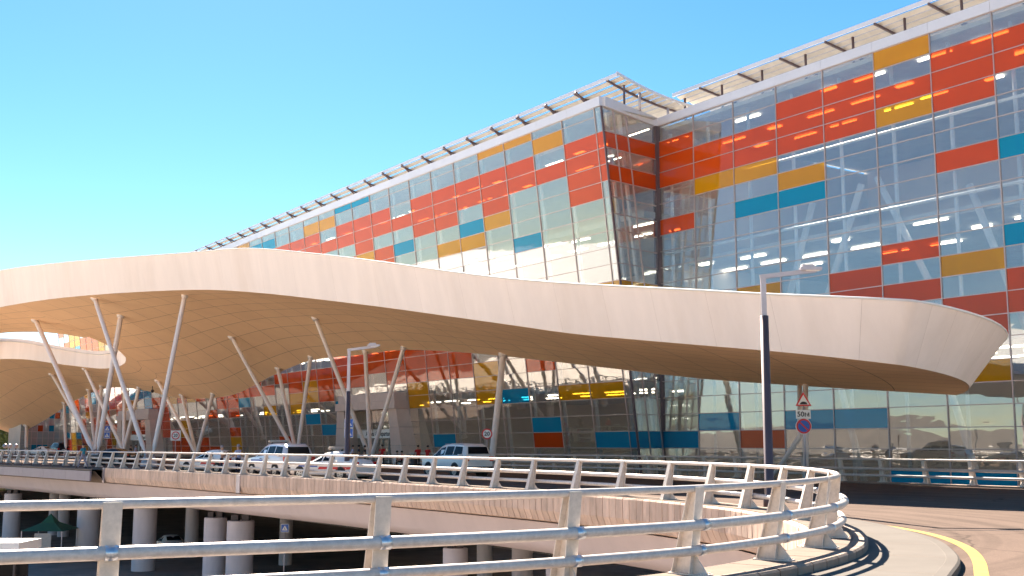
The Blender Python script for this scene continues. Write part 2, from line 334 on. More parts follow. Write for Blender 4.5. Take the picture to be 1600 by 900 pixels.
# deck: one road sheet around the opening, thick slab below
edge = [RC.off(RC.L * i / 260, 0.1) for i in range(261)]
deck_pts = [(p.x, p.y) for p in edge]
fa = W(330, 53.4, 0); fb_ = W(78, 53.4, 0); fc = W(78, 44.75, 0); fd = W(-40, 44.75, 0)
deck_pts += [(fa.x, fa.y), (fb_.x, fb_.y), (fc.x, fc.y), (fd.x, fd.y), (45, -8), (10, -8), (-14, -4)]
road = sheet('road', deck_pts, ROAD, 'road')
u = obj('deck_slab', [(v.co.x, v.co.y, ROAD - 0.9) for v in road.data.vertices], [tuple(reversed(p.vertices)) for p in road.data.polygons], 'girder'); u['kind'] = 'structure'
# paved island edge along the railing
WALK = Curve([(-14, 1.4), (-8, 4.6), (-3.4, 6.9), (0.4, 9.0), (3.2, 11.4), (5.2, 14.1), (6.05, 15.75), (6.75, 17.3), (7.28, 18.95), (7.66, 20.45), (7.85, 22), (7.97, 23.9), (7.93, 25.2), (7.7, 27.2), (7.2, 29.3), (6.35, 31.6), (5.1, 34.2), (3.2, 37.8), (1.3, 40.9)])
wl = [WALK.at(WALK.L * i / 90) for i in range(91)]
inn = [RC.off(l, 0.1) for l in np.linspace(RC.near(-14, 5.5), RC.near(1.1, 39.5), 90)]
pv = sheet('pavement', [(p.x, p.y) for p in wl] + [(p.x, p.y) for p in reversed(inn)], 0.0, 'walk')
kf = strip('pavement_kerb', WALK, 0, WALK.L, [-0.17, -0.16, 0.0, 0.035, 0.04], [0.0, 0.006, 0.006, -0.02, ROAD - 0.02], 'walk', 0.4); kf['kind'] = 'structure'
for q in np.arange(3, WALK.L - 2, 2.4):
    a = WALK.at(q); lr = RC.near(a.x, a.y); b = RC.off(lr, .54); t_ = (b - a).normalized(); n_ = Vector((-t_.y, t_.x, 0)) * .006; a = a + t_ * .17
    obj('joint', [(a.x - n_.x, a.y - n_.y, .004), (b.x - n_.x, b.y - n_.y, .004), (b.x + n_.x, b.y + n_.y, .004), (a.x + n_.x, a.y + n_.y, .004)], [(0, 1, 2, 3)], 'joint', pv)
YL = Curve([(1.5, 8.3), (4.3, 11.4), (5.9, 14.3), (6.6, 16.1), (7.38, 18.09), (8.02, 20.03), (8.42, 21.86), (8.6, 23.5), (8.56, 25.0), (8.40, 26.2)])
yl = strip('yellow_line', YL, 0, YL.L, [-0.095, 0.105], [ROAD + 0.005] * 2, 'yellow', 0.3); yl['kind'] = 'structure'
# expansion seam and patches on the road
for a, b, wd in (((9.0, 24.6), (13.4, 23.9), 0.10),):
    t = Vector((b[0] - a[0], b[1] - a[1], 0)); nn = Vector((-t.y, t.x, 0)).normalized() * wd / 2
    s_ = obj('road_seam', [(a[0] - nn.x, a[1] - nn.y, ROAD + 0.006), (b[0] - nn.x * .3, b[1] - nn.y * .3, ROAD + 0.006), (b[0] + nn.x * .3, b[1] + nn.y * .3, ROAD + 0.006), (a[0] + nn.x, a[1] + nn.y, ROAD + 0.006)], [(0, 1, 2, 3)], 'darkmetal'); s_['kind'] = 'structure'

# ------------------------------------------------------------------ the plinth under the loop railing: slabs + kerb stones
PL0, PL1 = RC.near(-6.2, 9.4), RC.near(5.0, 32)
plinth = thing('railing_plinth', 'curved concrete plinth with kerb stones carrying the loop railing', 'plinth', RC.at(L_end))
core = strip('core', RC, 0, L_joint, [-0.36, -0.36, 0.5, 0.5], [-0.5, 0.085, 0.085, ROAD - .02], 'joint', 0.5, plinth)
def curved_block(c, l0, l1, o0, o1, z0, z1, gap=0.012, bev=0.0, n=2):
    vs = []; fs = []; rings = []
    for i in range(n + 1):
        l = l0 + gap + (l1 - l0 - 2 * gap) * i / n
        prof = [(o0, z0), (o0, z1), (o1 - bev, z1), (o1, z1 - bev), (o1, z0)] if bev else [(o0, z0), (o0, z1), (o1, z1), (o1, z0)]
        for o, z in prof:
            p = c.off(l, o); vs.append(Vector((p.x, p.y, z)))
    k = 5 if bev else 4
    for i in range(n):
        for j in range(k): a = i * k + j; b = i * k + (j + 1) % k; fs.append((a, a + k, b + k, b))
    fs.append(tuple(range(k))); fs.append(tuple(n * k + j for j in range(k - 1, -1, -1)))
    return vs, fs
l = PL0; i = 0
while l < PL1:
    vs, fs = curved_block(RC, l, l + 0.75, -0.38, 0.285, 0.05, 0.118 + random.uniform(-.002, .002)); obj('slab', vs, fs, 'slab', plinth); l += 0.75
l = PL0
while l < PL1:
    vs, fs = curved_block(RC, l, l + 0.52, 0.29, 0.53, -0.02, 0.125 + random.uniform(-.004, .004), 0.014, 0.03); obj('kerb_stone', vs, fs, 'kerb', plinth); l += 0.52
strip('far_slab', RC, PL1, L_joint, [-0.38, -0.38, 0.45, 0.45], [0.05, 0.12, 0.12, ROAD - .01], 'slab', 0.8, plinth)

# ------------------------------------------------------------------ bridge: precast edge panels + box girder + piers
bridge = thing('road_bridge', 'pale curved road bridge with precast edge panels above the dark lower level', 'bridge', RC.at(RC.near(0.75, 40)) + Vector((0, 0, -2)))
GZ = -2.15
gs = RC.near(3.6, 15.8)
g_l = [gs + (RC.L - gs) * i / 150 for i in range(151)]
def girder_pts(l):
    near = l < RC.near(6.3, 26.4)
    return [(-0.30, -0.93), (0.15, -1.0), (0.75, -1.75), (1.35, GZ + .02), (2.2, GZ - .1), (9.0, GZ - .25)] if not near else [(-0.30, -0.93), (0.1, -1.05), (0.4, -1.7), (0.9, GZ), (1.6, GZ - .08), (2.4, GZ - .1)]
vs = []; fs = []
for i, l in enumerate(g_l):
    f_ = min(1, max(0, (l - RC.near(5.6, 19.7)) / (RC.near(5.4, 30.7) - RC.near(5.6, 19.7))))
    A = [(-0.30, -0.93), (0.1, -1.05), (0.4, -1.7), (0.9, GZ), (1.6, GZ - .08), (2.4, GZ - .1)]; B = [(-0.30, -0.93), (-0.05, -1.02), (0.25, -1.75), (0.8, GZ + .02), (1.8, GZ - .1), (9.0, GZ - .25)]
    for (a, z), (b, z2) in zip(A, B):
        p = RC.off(l, a + (b - a) * f_); vs.append((p.x, p.y, z + (z2 - z) * f_))
for i in range(150):
    for j in range(5): fs.append((i * 6 + j, i * 6 + j + 1, (i + 1) * 6 + j + 1, (i + 1) * 6 + j))
shade_auto(obj('box_girder', vs, fs, 'girder', bridge), 50)
l = RC.near(5.0, 18.0); pw = 0.375
while l < L_joint:
    vs = []; fs = []
    for q in (l + 0.015, l + pw - 0.015):
        for o, z in ((-0.36, 0.10), (-0.47, 0.10), (-0.50, 0.05), (-0.50, -0.52), (-0.36, -0.86), (-0.28, -0.90), (-0.30, -0.5)):
            p = RC.off(q, o + (random.uniform(-.006, .006) if o < -.3 else 0)); vs.append((p.x, p.y, z))
    k = 7; fs = [(j, (j + 1) % k, k + (j + 1) % k, k + j) for j in range(k)] + [tuple(range(k - 1, -1, -1)), tuple(k + j for j in range(k))]
    obj('edge_panel', vs, fs, 'precast', bridge); l += pw
strip('panel_backing', RC, RC.near(4.9, 17.9), L_joint, [-0.33, -0.33, -0.26], [0.06, -0.5, -0.9], 'joint', 0.6, bridge)
# grey-clad walkway beyond the movement joint
strip('walkway', RC, L_joint, RC.L - 1, [0.4, -1.3, -1.3, -1.1, -0.3], [0.0, 0.0, -0.10, -0.12, -0.95], 'slab', 1.5, bridge)
for q in np.arange(L_joint, RC.L - 6, 5.0):
    vs, fs = curved_block(RC, q, q + 5.0, -1.42, -1.31, -0.78, -0.12, 0.02, 0); obj('cladding', vs, fs, 'cladding', bridge)
mb = MB(); p0 = RC.off(L_joint - .25, -0.53); p1 = RC.off(L_joint + .05, -0.53); mb.bar(p0 + Vector((0, 0, -.4)), p1 + Vector((0, 0, -.4)), 0.06, 1.0, (p1 - p0).cross(Vector((0, 0, 1)))); mb.build('movement_joint', 'lampgrey', bridge)
jl = RC.near(-14.2, 60.7); p0 = RC.off(jl - .22, -0.53); p1 = RC.off(jl + .22, -0.53); mb = MB(); mb.bar(p0 + Vector((0, 0, -.4)), p1 + Vector((0, 0, -.4)), 0.05, 0.95, (p1 - p0).cross(Vector((0, 0, 1)))); mb.build('movement_joint', 'lampgrey', bridge)
# thin fence of the walkway
wf = thing('walkway_fence', 'thin dark wire fence along the walkway above the grey cladding', 'fence', RC.off(L_joint + 10, -1.25))
for q in np.arange(L_joint + 1, RC.L - 30, 2.5):
    p = RC.off(q, -1.25); MB().box(p + Vector((0, 0, .5)), .035, .035, 1.0).build('post', 'darkmetal', wf)
for z in (0.25, .5, .75, 1.0):
    MB().tube([RC.off(q, -1.25) + Vector((0, 0, z)) for q in np.arange(L_joint + 1, RC.L - 30, 2.5)], 0.010, 4).build('wire', 'darkmetal', wf)
# piers
PIERS = [(345, 2.4, 17), (384, 2.4, 20.5), (238, 2.6, 17.5), (150, 2.6, 16.5), (33, 2.6, 12.5), (309, 9.0, 10), (98, 8.0, 8.5), (113, 8.0, 8.5), (712, 2.6, 19), (760, 10.0, 12), (870, 2.6, 20), (455, 12.0, 10), (815, 7.0, 16)]
_la = np.linspace(RC.near(5.4, 30.7), RC.L - 3, 900)
def under(px, off):
    best = min(_la, key=lambda l: abs(800 + F_PX * RC.off(l, off).x / RC.off(l, off).y - px)); return RC.off(best, off)
piers_lab = ['left of the paired round piers under the curved bridge', 'right of the paired round piers, nearest under the bridge', 'thick round pier left of the paired piers', 'round pier behind the near railing post at left', 'leftmost round pier by the grass slope', 'slim pier in the dark between the thick piers', 'left of two distant piers at the far left', 'right of two distant piers at the far left', 'round pier behind the rails right of the wide post', 'slim dark pier deep under the bridge middle', 'round pier under the bridge near the loop', 'slim pier in the dark right of the paired piers', 'round pier behind the low rail near the loop']
for (px, of_, hw), lab in zip(PIERS, piers_lab):
    p = under(px, of_); r = hw * p.y / F_PX
    t = thing('bridge_pier', lab, 'pier', (p.x, p.y, LZ), 'round concrete piers of the bridge')
    mb = MB(); mb.tube([(p.x, p.y, LZ), (p.x, p.y, GZ - 0.62), (p.x, p.y, GZ - 0.58)], [r, r, r * .96], 28); shade_auto(mb.build('shaft', 'pier', t))
    mb = MB(); mb.box((p.x - r * .4, p.y, GZ - .42), r * .5, r * .7, .36); mb.build('bearing', 'darkmetal', t)
    mb = MB(); mb.box((p.x + r * .4, p.y, GZ - .42), r * .5, r * .7, .36); mb.build('bearing', 'darkmetal', t)

# ------------------------------------------------------------------ railings
ZB, ZT, ZM, ZL_ = 0.118, 1.17, 0.735, 0.425
def post_mesh(h=1.06):
    """H-section post, local x = road side, y = along the rail; leans to the road side and tapers upwards"""
    mb = MB(); t = .014
    fi0, fi1, fo0, fo1 = -0.30, 0.00, -0.01, 0.125      # inner/outer flange x at foot and head
    wy = .085
    mb.hexa([(fi0, -wy, 0), (fi0 + t, -wy, 0), (fi0 + t, wy, 0), (fi0, wy, 0), (fi1, -wy, h), (fi1 + t, -wy, h), (fi1 + t, wy, h), (fi1, wy, h)])
    mb.hexa([(fo0 - t, -wy, 0), (fo0, -wy, 0), (fo0, wy, 0), (fo0 - t, wy, 0), (fo1 - t, -wy, h), (fo1, -wy, h), (fo1, wy, h), (fo1 - t, wy, h)])
    mb.hexa([(fi0 + t, -t/2, 0), (fo0 - t, -t/2, 0), (fo0 - t, t/2, 0), (fi0 + t, t/2, 0), (fi1 + t, -t/2, h), (fo1 - t, -t/2, h), (fo1 - t, t/2, h), (fi1 + t, t/2, h)])
    mb.hexa([(fi1, -wy, h), (fo1, -wy, h), (fo1, wy, h), (fi1, wy, h), (fi1, -wy, h + .012), (fo1, -wy, h + .012), (fo1, wy, h + .012), (fi1, wy, h + .012)])
    # gusset on the road side
    mb.add([(fo0, -.009, 0), (fo0 + .23, -.009, 0), (fo0 + .01, -.009, .27), (fo0, .009, 0), (fo0 + .23, .009, 0), (fo0 + .01, .009, .27)], [(0, 1, 2), (5, 4, 3), (0, 3, 4, 1), (1, 4, 5, 2), (2, 5, 3, 0)])
    mb.box((-.06, 0, .008), .54, .22, .016)
    for x in (-.28, .17):
        for y in (-.075, .075): mb.box((x, y, .024), .03, .03, .02)
    me = bpy.data.meshes.new('post'); me.from_pydata([tuple(v) for v in mb.v], [], mb.f); me.materials.append(M['steel']); me.update(); return me
POST = post_mesh()
def railing(name, label, c, l0, l1, lposts, zoff=0.0, rails=((0.065, ZT, .046), (0.17, ZM, .064), (0.125, ZL_, .058)), step=0.35, group=None):
    t = thing(name, label, 'railing', c.at((l0 + l1) / 2) + Vector((0, 0, ZB + zoff)), group)
    for (o, z, r), nm in zip(rails, ('top_rail', 'middle_rail', 'lower_rail')):
        k = int((l1 - l0) / step); pts = []
        for i in range(k + 1):
            p = c.off(l0 + (l1 - l0) * i / k, o); p.z = z + zoff; pts.append(p)
        mb = MB(); mb.tube(pts, r, 12); o_ = mb.build(nm, 'rail', t, True)
    for l in lposts:
        p = c.at(l); tn = c.tan(l); R = Matrix(((tn.y, tn.x, 0, 0), (-tn.x, tn.y, 0, 0), (0, 0, 1, 0), (0, 0, 0, 1)))
        po = instance('post', POST, (p.x, p.y, ZB + zoff), t, R)
        if p.length < 30:
            for (o, z, r) in rails[1:]:
                a = c.off(l - .055, o); b = c.off(l + .055, o); a.z = b.z = z + zoff
                MB().tube([a, b], r + .008, 14).build('clamp', 'clamp', t, True)
    return t
lp = []
for x, y in ((-3.72, 10.55), (-1.36, 11.65), (0.65, 12.85), (2.25, 14.15), (3.7, 15.9), (4.87, 17.8), (5.6, 19.7), (6.1, 21.8), (6.35, 24.2), (6.3, 26.4), (6.0, 28.6), (5.4, 30.7), (4.6, 33), (3.45, 35.3), (2.2, 37.6), (0.75, 40)): lp.append(RC.near(x, y))
q = lp[0] - 2.5
while q > 0.5: lp.append(q); q -= 2.5
q = RC.near(0.75, 40) + 2.35
while q < RC.L - 30: lp.append(q); q += 2.35
railing('guard_railing', 'steel three-bar guard railing sweeping round the loop in the foreground', RC, 0.2, RC.L - 25, lp)
FR = Curve([W(-30, 44.3, 0), W(0, 44.3, 0), W(40, 44.3, 0), W(78.5, 44.3, 0)])
FR2 = Curve([(p.x, p.y) for p in (W(78.5, 44.3, 0), W(40, 44.3, 0), W(0, 44.3, 0), W(-30, 44.3, 0))])
fp = [FR2.L - q for q in np.arange(0.8, FR2.L, 2.33)]
railing('guard_railing', 'shaded steel guard railing in front of the glass facade at right', FR2, 0.1, FR2.L - .1, fp, -0.17, step=3.0)
fpl = thing('railing_plinth', 'low stone kerb under the far railing before the glass facade', 'plinth', W(30, 44.3, -.1))
strip('core', FR2, 0, FR2.L, [-.45, -.45, .2, .2], [-.9, -.075, -.075, ROAD - .02], 'joint', 5, fpl)
for q in np.arange(20, FR2.L - 1, 1.0):
    vs, fs = curved_block(FR2, q, q + 1.0, -.47, .30, -.2, -.052 + random.uniform(-.004, .004), .012, 0.02, 1); obj('kerb_stone', vs, fs, 'kerb', fpl)

# ================================================================== TERMINAL
def proj(P):
    x, y, z = P[0], P[1], P[2] - CZ; c, s = math.cos(PITCH), math.sin(PITCH); yc = y * c + z * s
    return (800 + F_PX * x / yc, 450 - F_PX * (-y * s + z * c) / yc) if yc > 1 else (-9e3, -9e3)
FASC_T = ([-600, 0, 100, 250, 350, 560, 800, 1000, 1200, 1330, 1452, 1570, 1590], [440, 420, 408, 398, 400, 412, 433, 446, 453, 454, 463, 510, 560])
BACK_E = ([-600, 0, 27, 45, 80, 103, 140, 170, 230, 280, 310, 370, 430, 480, 560, 630, 700, 800, 950, 1100, 1250, 1400, 1505, 1582], [700, 671, 677, 670, 650, 635, 615, 606, 611, 622, 623, 615, 585, 565, 555, 547, 549, 558, 575, 592, 603, 612, 618, 550])
def seen(P):
    x, y = proj(P)
    if not (-40 < x < 1640 and -60 < y < 790): return False
    if x < 1585 and np.interp(x, *FASC_T) + 6 < y < np.interp(x, *BACK_E) - 6: return False
    return True
def frame(ax, ay, az): return Matrix(((ax.x, ay.x, az.x, 0), (ax.y, ay.y, az.y, 0), (ax.z, ay.z, az.z, 0), (0, 0, 0, 1)))
H = 1.2
def box_mesh(name, sx, sy, sz, m):
    mb = MB().box((0, 0, 0), sx, sy, sz); me = bpy.data.meshes.new(name); me.from_pydata([tuple(v) for v in mb.v], [], mb.f); me.materials.append(M[m]); me.update(); return me
GM = {'c': 'g_clear', 'r': 'g_red', 'y': 'g_yel', 'b': 'g_blue'}
def facade(t, O, right, down, nrm, w, ncol, rows, colour, limit=300, col0=0):
    """curtain wall: panes, mullions and transoms; O is the top corner; rows = list of (top, bottom) distances down the slope"""
    up = -down; R = frame(right, nrm, up); cache = {}; cand = []; rest = MB()
    for i in range(ncol):
        for j, (a, b) in enumerate(rows):
            P = O + right * (w * (i + .5)) + down * ((a + b) / 2)
            sz = 0
            if seen(P):
                q = [proj(O + right * (w * (i + e)) + down * g) for e, g in ((0, a), (1, a), (1, b), (0, b))]
                sz = abs(sum(q[k][0] * q[(k+1) % 4][1] - q[(k+1) % 4][0] * q[k][1] for k in range(4))) / 2
            cand.append((sz, i, j, P))
    cand.sort(key=lambda c: -c[0])
    for k, (sz, i, j, P) in enumerate(cand):
        a, b = rows[j]; h = round(b - a, 3); code = colour(i, j)
        if sz > 0 and k < limit:
            if h not in cache: cache[h] = box_mesh('pane', w - .05, .03, h - .05, 'g_clear')
            R2 = R @ Matrix.Rotation(random.gauss(0, .0035), 4, 'X') @ Matrix.Rotation(random.gauss(0, .003), 4, 'Z')
            instance('pane', cache[h], P, t, R2, material=GM[code])
        else:
            rest.box(P, w - .05, .03, h - .05, (right, nrm, up), 'cryb'.index(code))
    if rest.v:
        o = rest.build('pane_field', [GM[k] for k in 'cryb'], t); o['kind'] = 'stuff'
    tot = rows[-1][1]
    for i in range(ncol + 1):
        P = O + right * (w * i); mb = MB(); mb.box(P + down * (tot / 2) + nrm * .0, .062, .13, tot, (right, nrm, up)); mb.build('mullion', 'mullion', t)
    mid = O + right * (w * ncol / 2)
    for a in [rows[0][0]] + [r[1] for r in rows]:
        mb = MB(); mb.box(mid + down * a, w * ncol, .10, .05, (right, nrm, up)); mb.build('transom', 'mullion', t)
up3 = Vector((0, 0, 1))
# ---- main hall (right)
thR = 0.6025; oR = Vector((10.945, 81.889, 23.707 + CZ)); wR = 3.939; tR = -0.0063
rR = Vector((math.sin(thR), -math.cos(thR), 0)); nR = Vector((-math.cos(thR), -math.sin(thR), 0))
dR = (-up3 * math.cos(tR) - nR * math.sin(tR))
hall = thing('terminal_building', 'glass terminal hall with vertical coloured panes and slatted sun roof at right', 'building', W(45, 56, LZ))
RC_COL = {0: 'r:1,2,3,6 b:19', 1: 'r:2,3 y:4 b:18', 2: 'r:2,3 y:4,11 b:6 r:19', 3: 'r:1,2,3 y:5 b:6 b:18', 4: 'r:1,2,3,11,12 b:18', 5: 'y:0,3 r:2,10,12 b:21', 6: 'r:1,2,3,6,13,14 y:11,16 b:21', 7: 'r:1,2,12,13 b:6,10', 8: 'r:2,3,7 y:9', 9: 'r:4,5 b:8'}
def table(T):
    D = {}
    for c, s in T.items():
        for tok in s.split():
            k, rs = tok.split(':')
            for r in rs.split(','): D[(c, int(r))] = k
    return D
DR_ = table(RC_COL)
facade(hall, oR, rR, dR, nR, wR, 12, [(k * H, (k + 1) * H) for k in range(27)], lambda i, j: DR_.get((i, j), 'c'))
rightEnd = oR + rR * (wR * 12)
def shell(t, pts, name, m): return obj(name, pts, [tuple(range(len(pts)))], m, t)
def hall_box(t, A, B, inn, zt, zb, depth, slabs, lights, setback=2.2, lit=True, litrows=3, ends=None):
    """floors, back wall, roof and ceiling lamps behind a facade running from A to B (plan points), inn = inward normal"""
    A = Vector((A.x, A.y, 0)); B = Vector((B.x, B.y, 0)); ln = (B - A).length; dr = (B - A).normalized()
    def slab(z, s0, th, nm, m):
        mb = MB(); mb.box((A + B) / 2 + inn * ((s0 + depth) / 2) + Vector((0, 0, z)), ln - .4, depth - s0, th, (dr, inn, up3)); mb.build(nm, m, t)
    slab(zt - .2, 0.35, .3, 'roof_deck', 'slabint'); 
    for z in slabs: slab(z, setback, .45, 'floor_slab', 'slabint')
    mb = MB(); mb.box((A + B) / 2 + inn * depth + Vector((0, 0, (zt + zb) / 2)), ln, .3, zt - zb, (dr, inn, up3)); mb.build('back_wall', 'interior', t)
    for E_ in ends or (B,):
        mb = MB(); mb.box(E_ + inn * (depth / 2 + .6) + Vector((0, 0, (zt + zb) / 2 - .2)), .3, depth - 1.4, zt - zb - .6, (dr, inn, up3)); mb.build('end_wall', 'interior', t)
    if lit:
        me = box_mesh('ceiling_light', 2.3, .16, .06, 'light'); R = frame(dr, inn, up3)
        me2 = box_mesh('ceiling_light', 1.2, .34, .06, 'light')
        for z in lights:
            for k in range(int(ln / 3.9)):
                for r in range(litrows):
                    if random.random() < .72:
                        P = A + dr * (3.9 * k + 2 + random.uniform(-.5, .5)) + inn * (2.6 + 3.4 * r + random.uniform(-.4, .4)) + Vector((0, 0, z))
                        instance('ceiling_light', me if random.random() < .7 else me2, P, t, R)
hall_box(hall, oR + rR * .3, rightEnd, -nR, oR.z, LZ, 24, [7.4, 15.2], [oR.z - .45, 14.85, 7.1], ends=(Vector((oR.x, oR.y, 0)) + rR * .45 - nR * .6, Vector((rightEnd.x, rightEnd.y, 0))))
# white steel behind the glass: posts, rails and raking braces
for i in range(12):
    P = oR + rR * (wR * i + .55) - nR * .9
    MB().tube([(P.x, P.y, LZ), (P.x, P.y, oR.z - .5)], .12, 8).build('interior_post', 'brace', hall, True)
for z in (oR.z - H * 8.05, oR.z - H * 15.0, oR.z - H * 4.1):
    a = oR - nR * .7; b = rightEnd - nR * .7; MB().tube([(a.x, a.y, z), (b.x, b.y, z)], .10, 8).build('interior_beam', 'brace', hall, True)
for i0, z0, i1, z1 in ((3.3, 17.5, 2.2, 6.0), (4.6, 18.2, 5.9, 7.5), (4.3, 18.0, 3.4, 10), (6.2, 16.5, 7.3, 3.8), (8.2, 16.8, 6.9, 4.5), (2.1, 12.5, 1.2, 3.8), (5.4, 9.0, 6.2, -2), (7.6, 9, 6.9, -2), (3.6, 7.2, 4.2, -2), (9.2, 17, 8.4, 2), (1.3, 9.5, 1.7, -2)):
    a = oR + rR * (wR * i0) - nR * 1.9; b = oR + rR * (wR * i1) - nR * 1.9
    MB().tube([(a.x, a.y, z0), (b.x, b.y, z1)], .21, 10).build('brace', 'brace', hall, True)
# parapet
def parapet(t, A, B, nrm, z0, h, over=.12, seg=3.94):
    A = Vector((A.x, A.y, 0)); B = Vector((B.x, B.y, 0)); ln = (B - A).length; dr = (B - A).normalized(); k = max(1, round(ln / seg)); s = ln / k
    for i in range(k):
        c = A + dr * (s * (i + .5)) + nrm * (over / 2 - .15) + Vector((0, 0, z0 + h / 2 + .03)); mb = MB(); mb.box(c, s - .018, .3 + over, h, (dr, nrm, up3)); mb.build('parapet_panel', 'parapet', t)
parapet(hall, oR, rightEnd, nR, oR.z, .62)
mb = MB(); P = oR + rR * .06; mb.box(Vector((P.x, P.y, (oR.z + .1 + LZ) / 2)) + nR * .14, .42, .42, oR.z - LZ - .1, (rR, nR, up3)); mb.build('corner_post', 'post_dark', hall)
# slatted sun roof of the hall
def sun_roof(t, S0, S1, Nf, z0, nsl, wave, posts, ybr=False, side=True):
    """slats parallel to the facade on raking rafters; wave(k) = height of slat row k"""
    SP = .66
    for k in range(int(nsl / SP)):
        kk = k * SP; N_ = Nf + .62 + kk; z = z0 + wave(kk)
        a = W(S0, N_, z); b = W(S1, N_, z); tl = .36 if not side else .30
        mb = MB(); mb.bar(a, b, .43, .05, (-NV + Vector((0, 0, -tl)))); mb.build('roof_slat', 'slat', t)
    mb = MB(); mb.bar(W(S0 - .1, Nf, z0 + .12), W(S1, Nf, z0 + .12), .10, .26, -NV); mb.build('edge_beam', 'parapet', t)
    mb = MB()
    for k in range(nsl):
        mb.bar(W(S0 + .05, Nf + k * 1.0, z0 + wave(k - .55) + .12), W(S0 + .05, Nf + (k + 1) * 1.0, z0 + wave(k + .45) + .12), .12, .2, DV)
    mb.build('side_beam', 'parapet', t)
    s = S0 + 1.2
    while s < S1 and s < 150:
        mb = MB()
        for k in range(nsl): mb.bar(W(s, Nf + k * 1.0, z0 + wave(k - .55) - .14), W(s, Nf + (k + 1) * 1.0, z0 + wave(k + .45) - .14), .10, .16, DV)
        mb.build('rafter', 'post_dark', t); s += 3.9
wv = lambda k: -.28 * k + .018 * k * k
sun_roof(hall, 10, 60.9, 57.0, 28.0, 9, lambda k: -.12 * k, None, side=False)
for i in range(13):
    P = oR + rR * (wR * i + .7) - nR * 2.3
    mb = MB(); mb.tube([(P.x, P.y, oR.z - .2), (P.x, P.y, 28.0)], .09, 8); mb.build('roof_post', 'post_dark', hall, True)
    Q = P - nR * 3.5; mb = MB(); mb.tube([(P.x, P.y, 26.2), (Q.x, Q.y, 27.6)], .03, 5); mb.build('tie_rod', 'post_dark', hall, True)

# ---- projecting wing (left), leaning outwards
thL = 0.6071; oL = Vector((5.950, 78.479, 24.129 + CZ)); wL = 3.8874; tL = 0.1255; half = .515
lL = Vector((-math.sin(thL), math.cos(thL), 0)); nL = Vector((-math.cos(thL), -math.sin(thL), 0)); dL = (-up3 * math.cos(tL) - nL * math.sin(tL))
nLt = (nL * math.cos(tL) - up3 * math.sin(tL)).normalized()
wing = thing('terminal_building', 'outward leaning terminal wing with mosaic of orange, amber, turquoise and clear panes', 'building', W(100, 53, LZ))
NCL = 42
rowsL = [(0, half * H)] + [((half + k) * H, (half + k + 1) * H) for k in range(27)]
LCOL = {0: 'r:2,3,4,5 b:20 y:11,17', 1: 'y:1,17 r:3', 2: 'y:0 r:2,3,15,20 b:7,19', 3: 'y:0,5 r:2,3,4 b:17', 4: 'r:2,3 b:5 y:6,15,16,17', 5: 'r:2,3,4,13,14,15 y:6', 6: 'r:2,3,4,14,15,13 b:20', 7: 'r:3,13,14,15 b:5 y:16,17', 8: 'r:2,3,5,6,13,14,15', 9: 'b:0 r:2,3,4,6,13,14 y:5', 10: 'b:0 r:2,3,5,13,14,15', 11: 'y:1 r:3,5,13,14,15 b:17', 12: 'y:1 r:2,3,4,14,15,16 b:19', 13: 'r:2,3,4,14 y:15,16 b:18', 14: 'r:2,3,14,15 y:16,17', 15: 'b:1 r:2,3,14,20', 16: 'b:1 r:2,3,15 y:17', 17: 'y:0,1 r:2,14,15', 18: 'r:2,3,15 b:16'}
DL_ = table(LCOL); rl = random.Random(21)
for c in range(19, NCL):
    j = 0
    while j < 22:
        run = rl.choice((1, 1, 2, 2, 3)); k = rl.choices('crybrc', (5, 4, 2, 1.1, 2, 2))[0]
        for q in range(j, min(22, j + run)):
            if k != 'c' and q not in (0,): DL_[(c, q)] = k
        j += run
OLx = oL
facade(wing, OLx, lL, dL, nLt, wL, NCL, rowsL, lambda i, j: DL_.get((i, j), 'c'))
# narrow end strip of panes beside the corner
wn = .80; cornerL = oL - lL * wn
for j, (a, b) in enumerate(rowsL):
    code = 'r' if j in (2, 3, 4) else 'b' if j == 20 else 'y' if j == 11 else 'c'
    if j == 0: continue
    if j == 1: a = 0
    mb = MB(); mb.box(oL - lL * (wn / 2) + dL * ((a + b) / 2), wn - .05, .03, b - a - .05, (lL, nLt, -dL)); mb.build('pane', GM[code], wing)
    mb = MB(); mb.box(oL - lL * (wn / 2) + dL * b, wn, .10, .05, (lL, nLt, -dL)); mb.build('transom', 'mullion', wing)
mb = MB(); mb.box(cornerL + dL * (rowsL[-1][1] / 2), .10, .16, rowsL[-1][1], (lL, nLt, -dL)); mb.build('mullion', 'post_dark', wing)
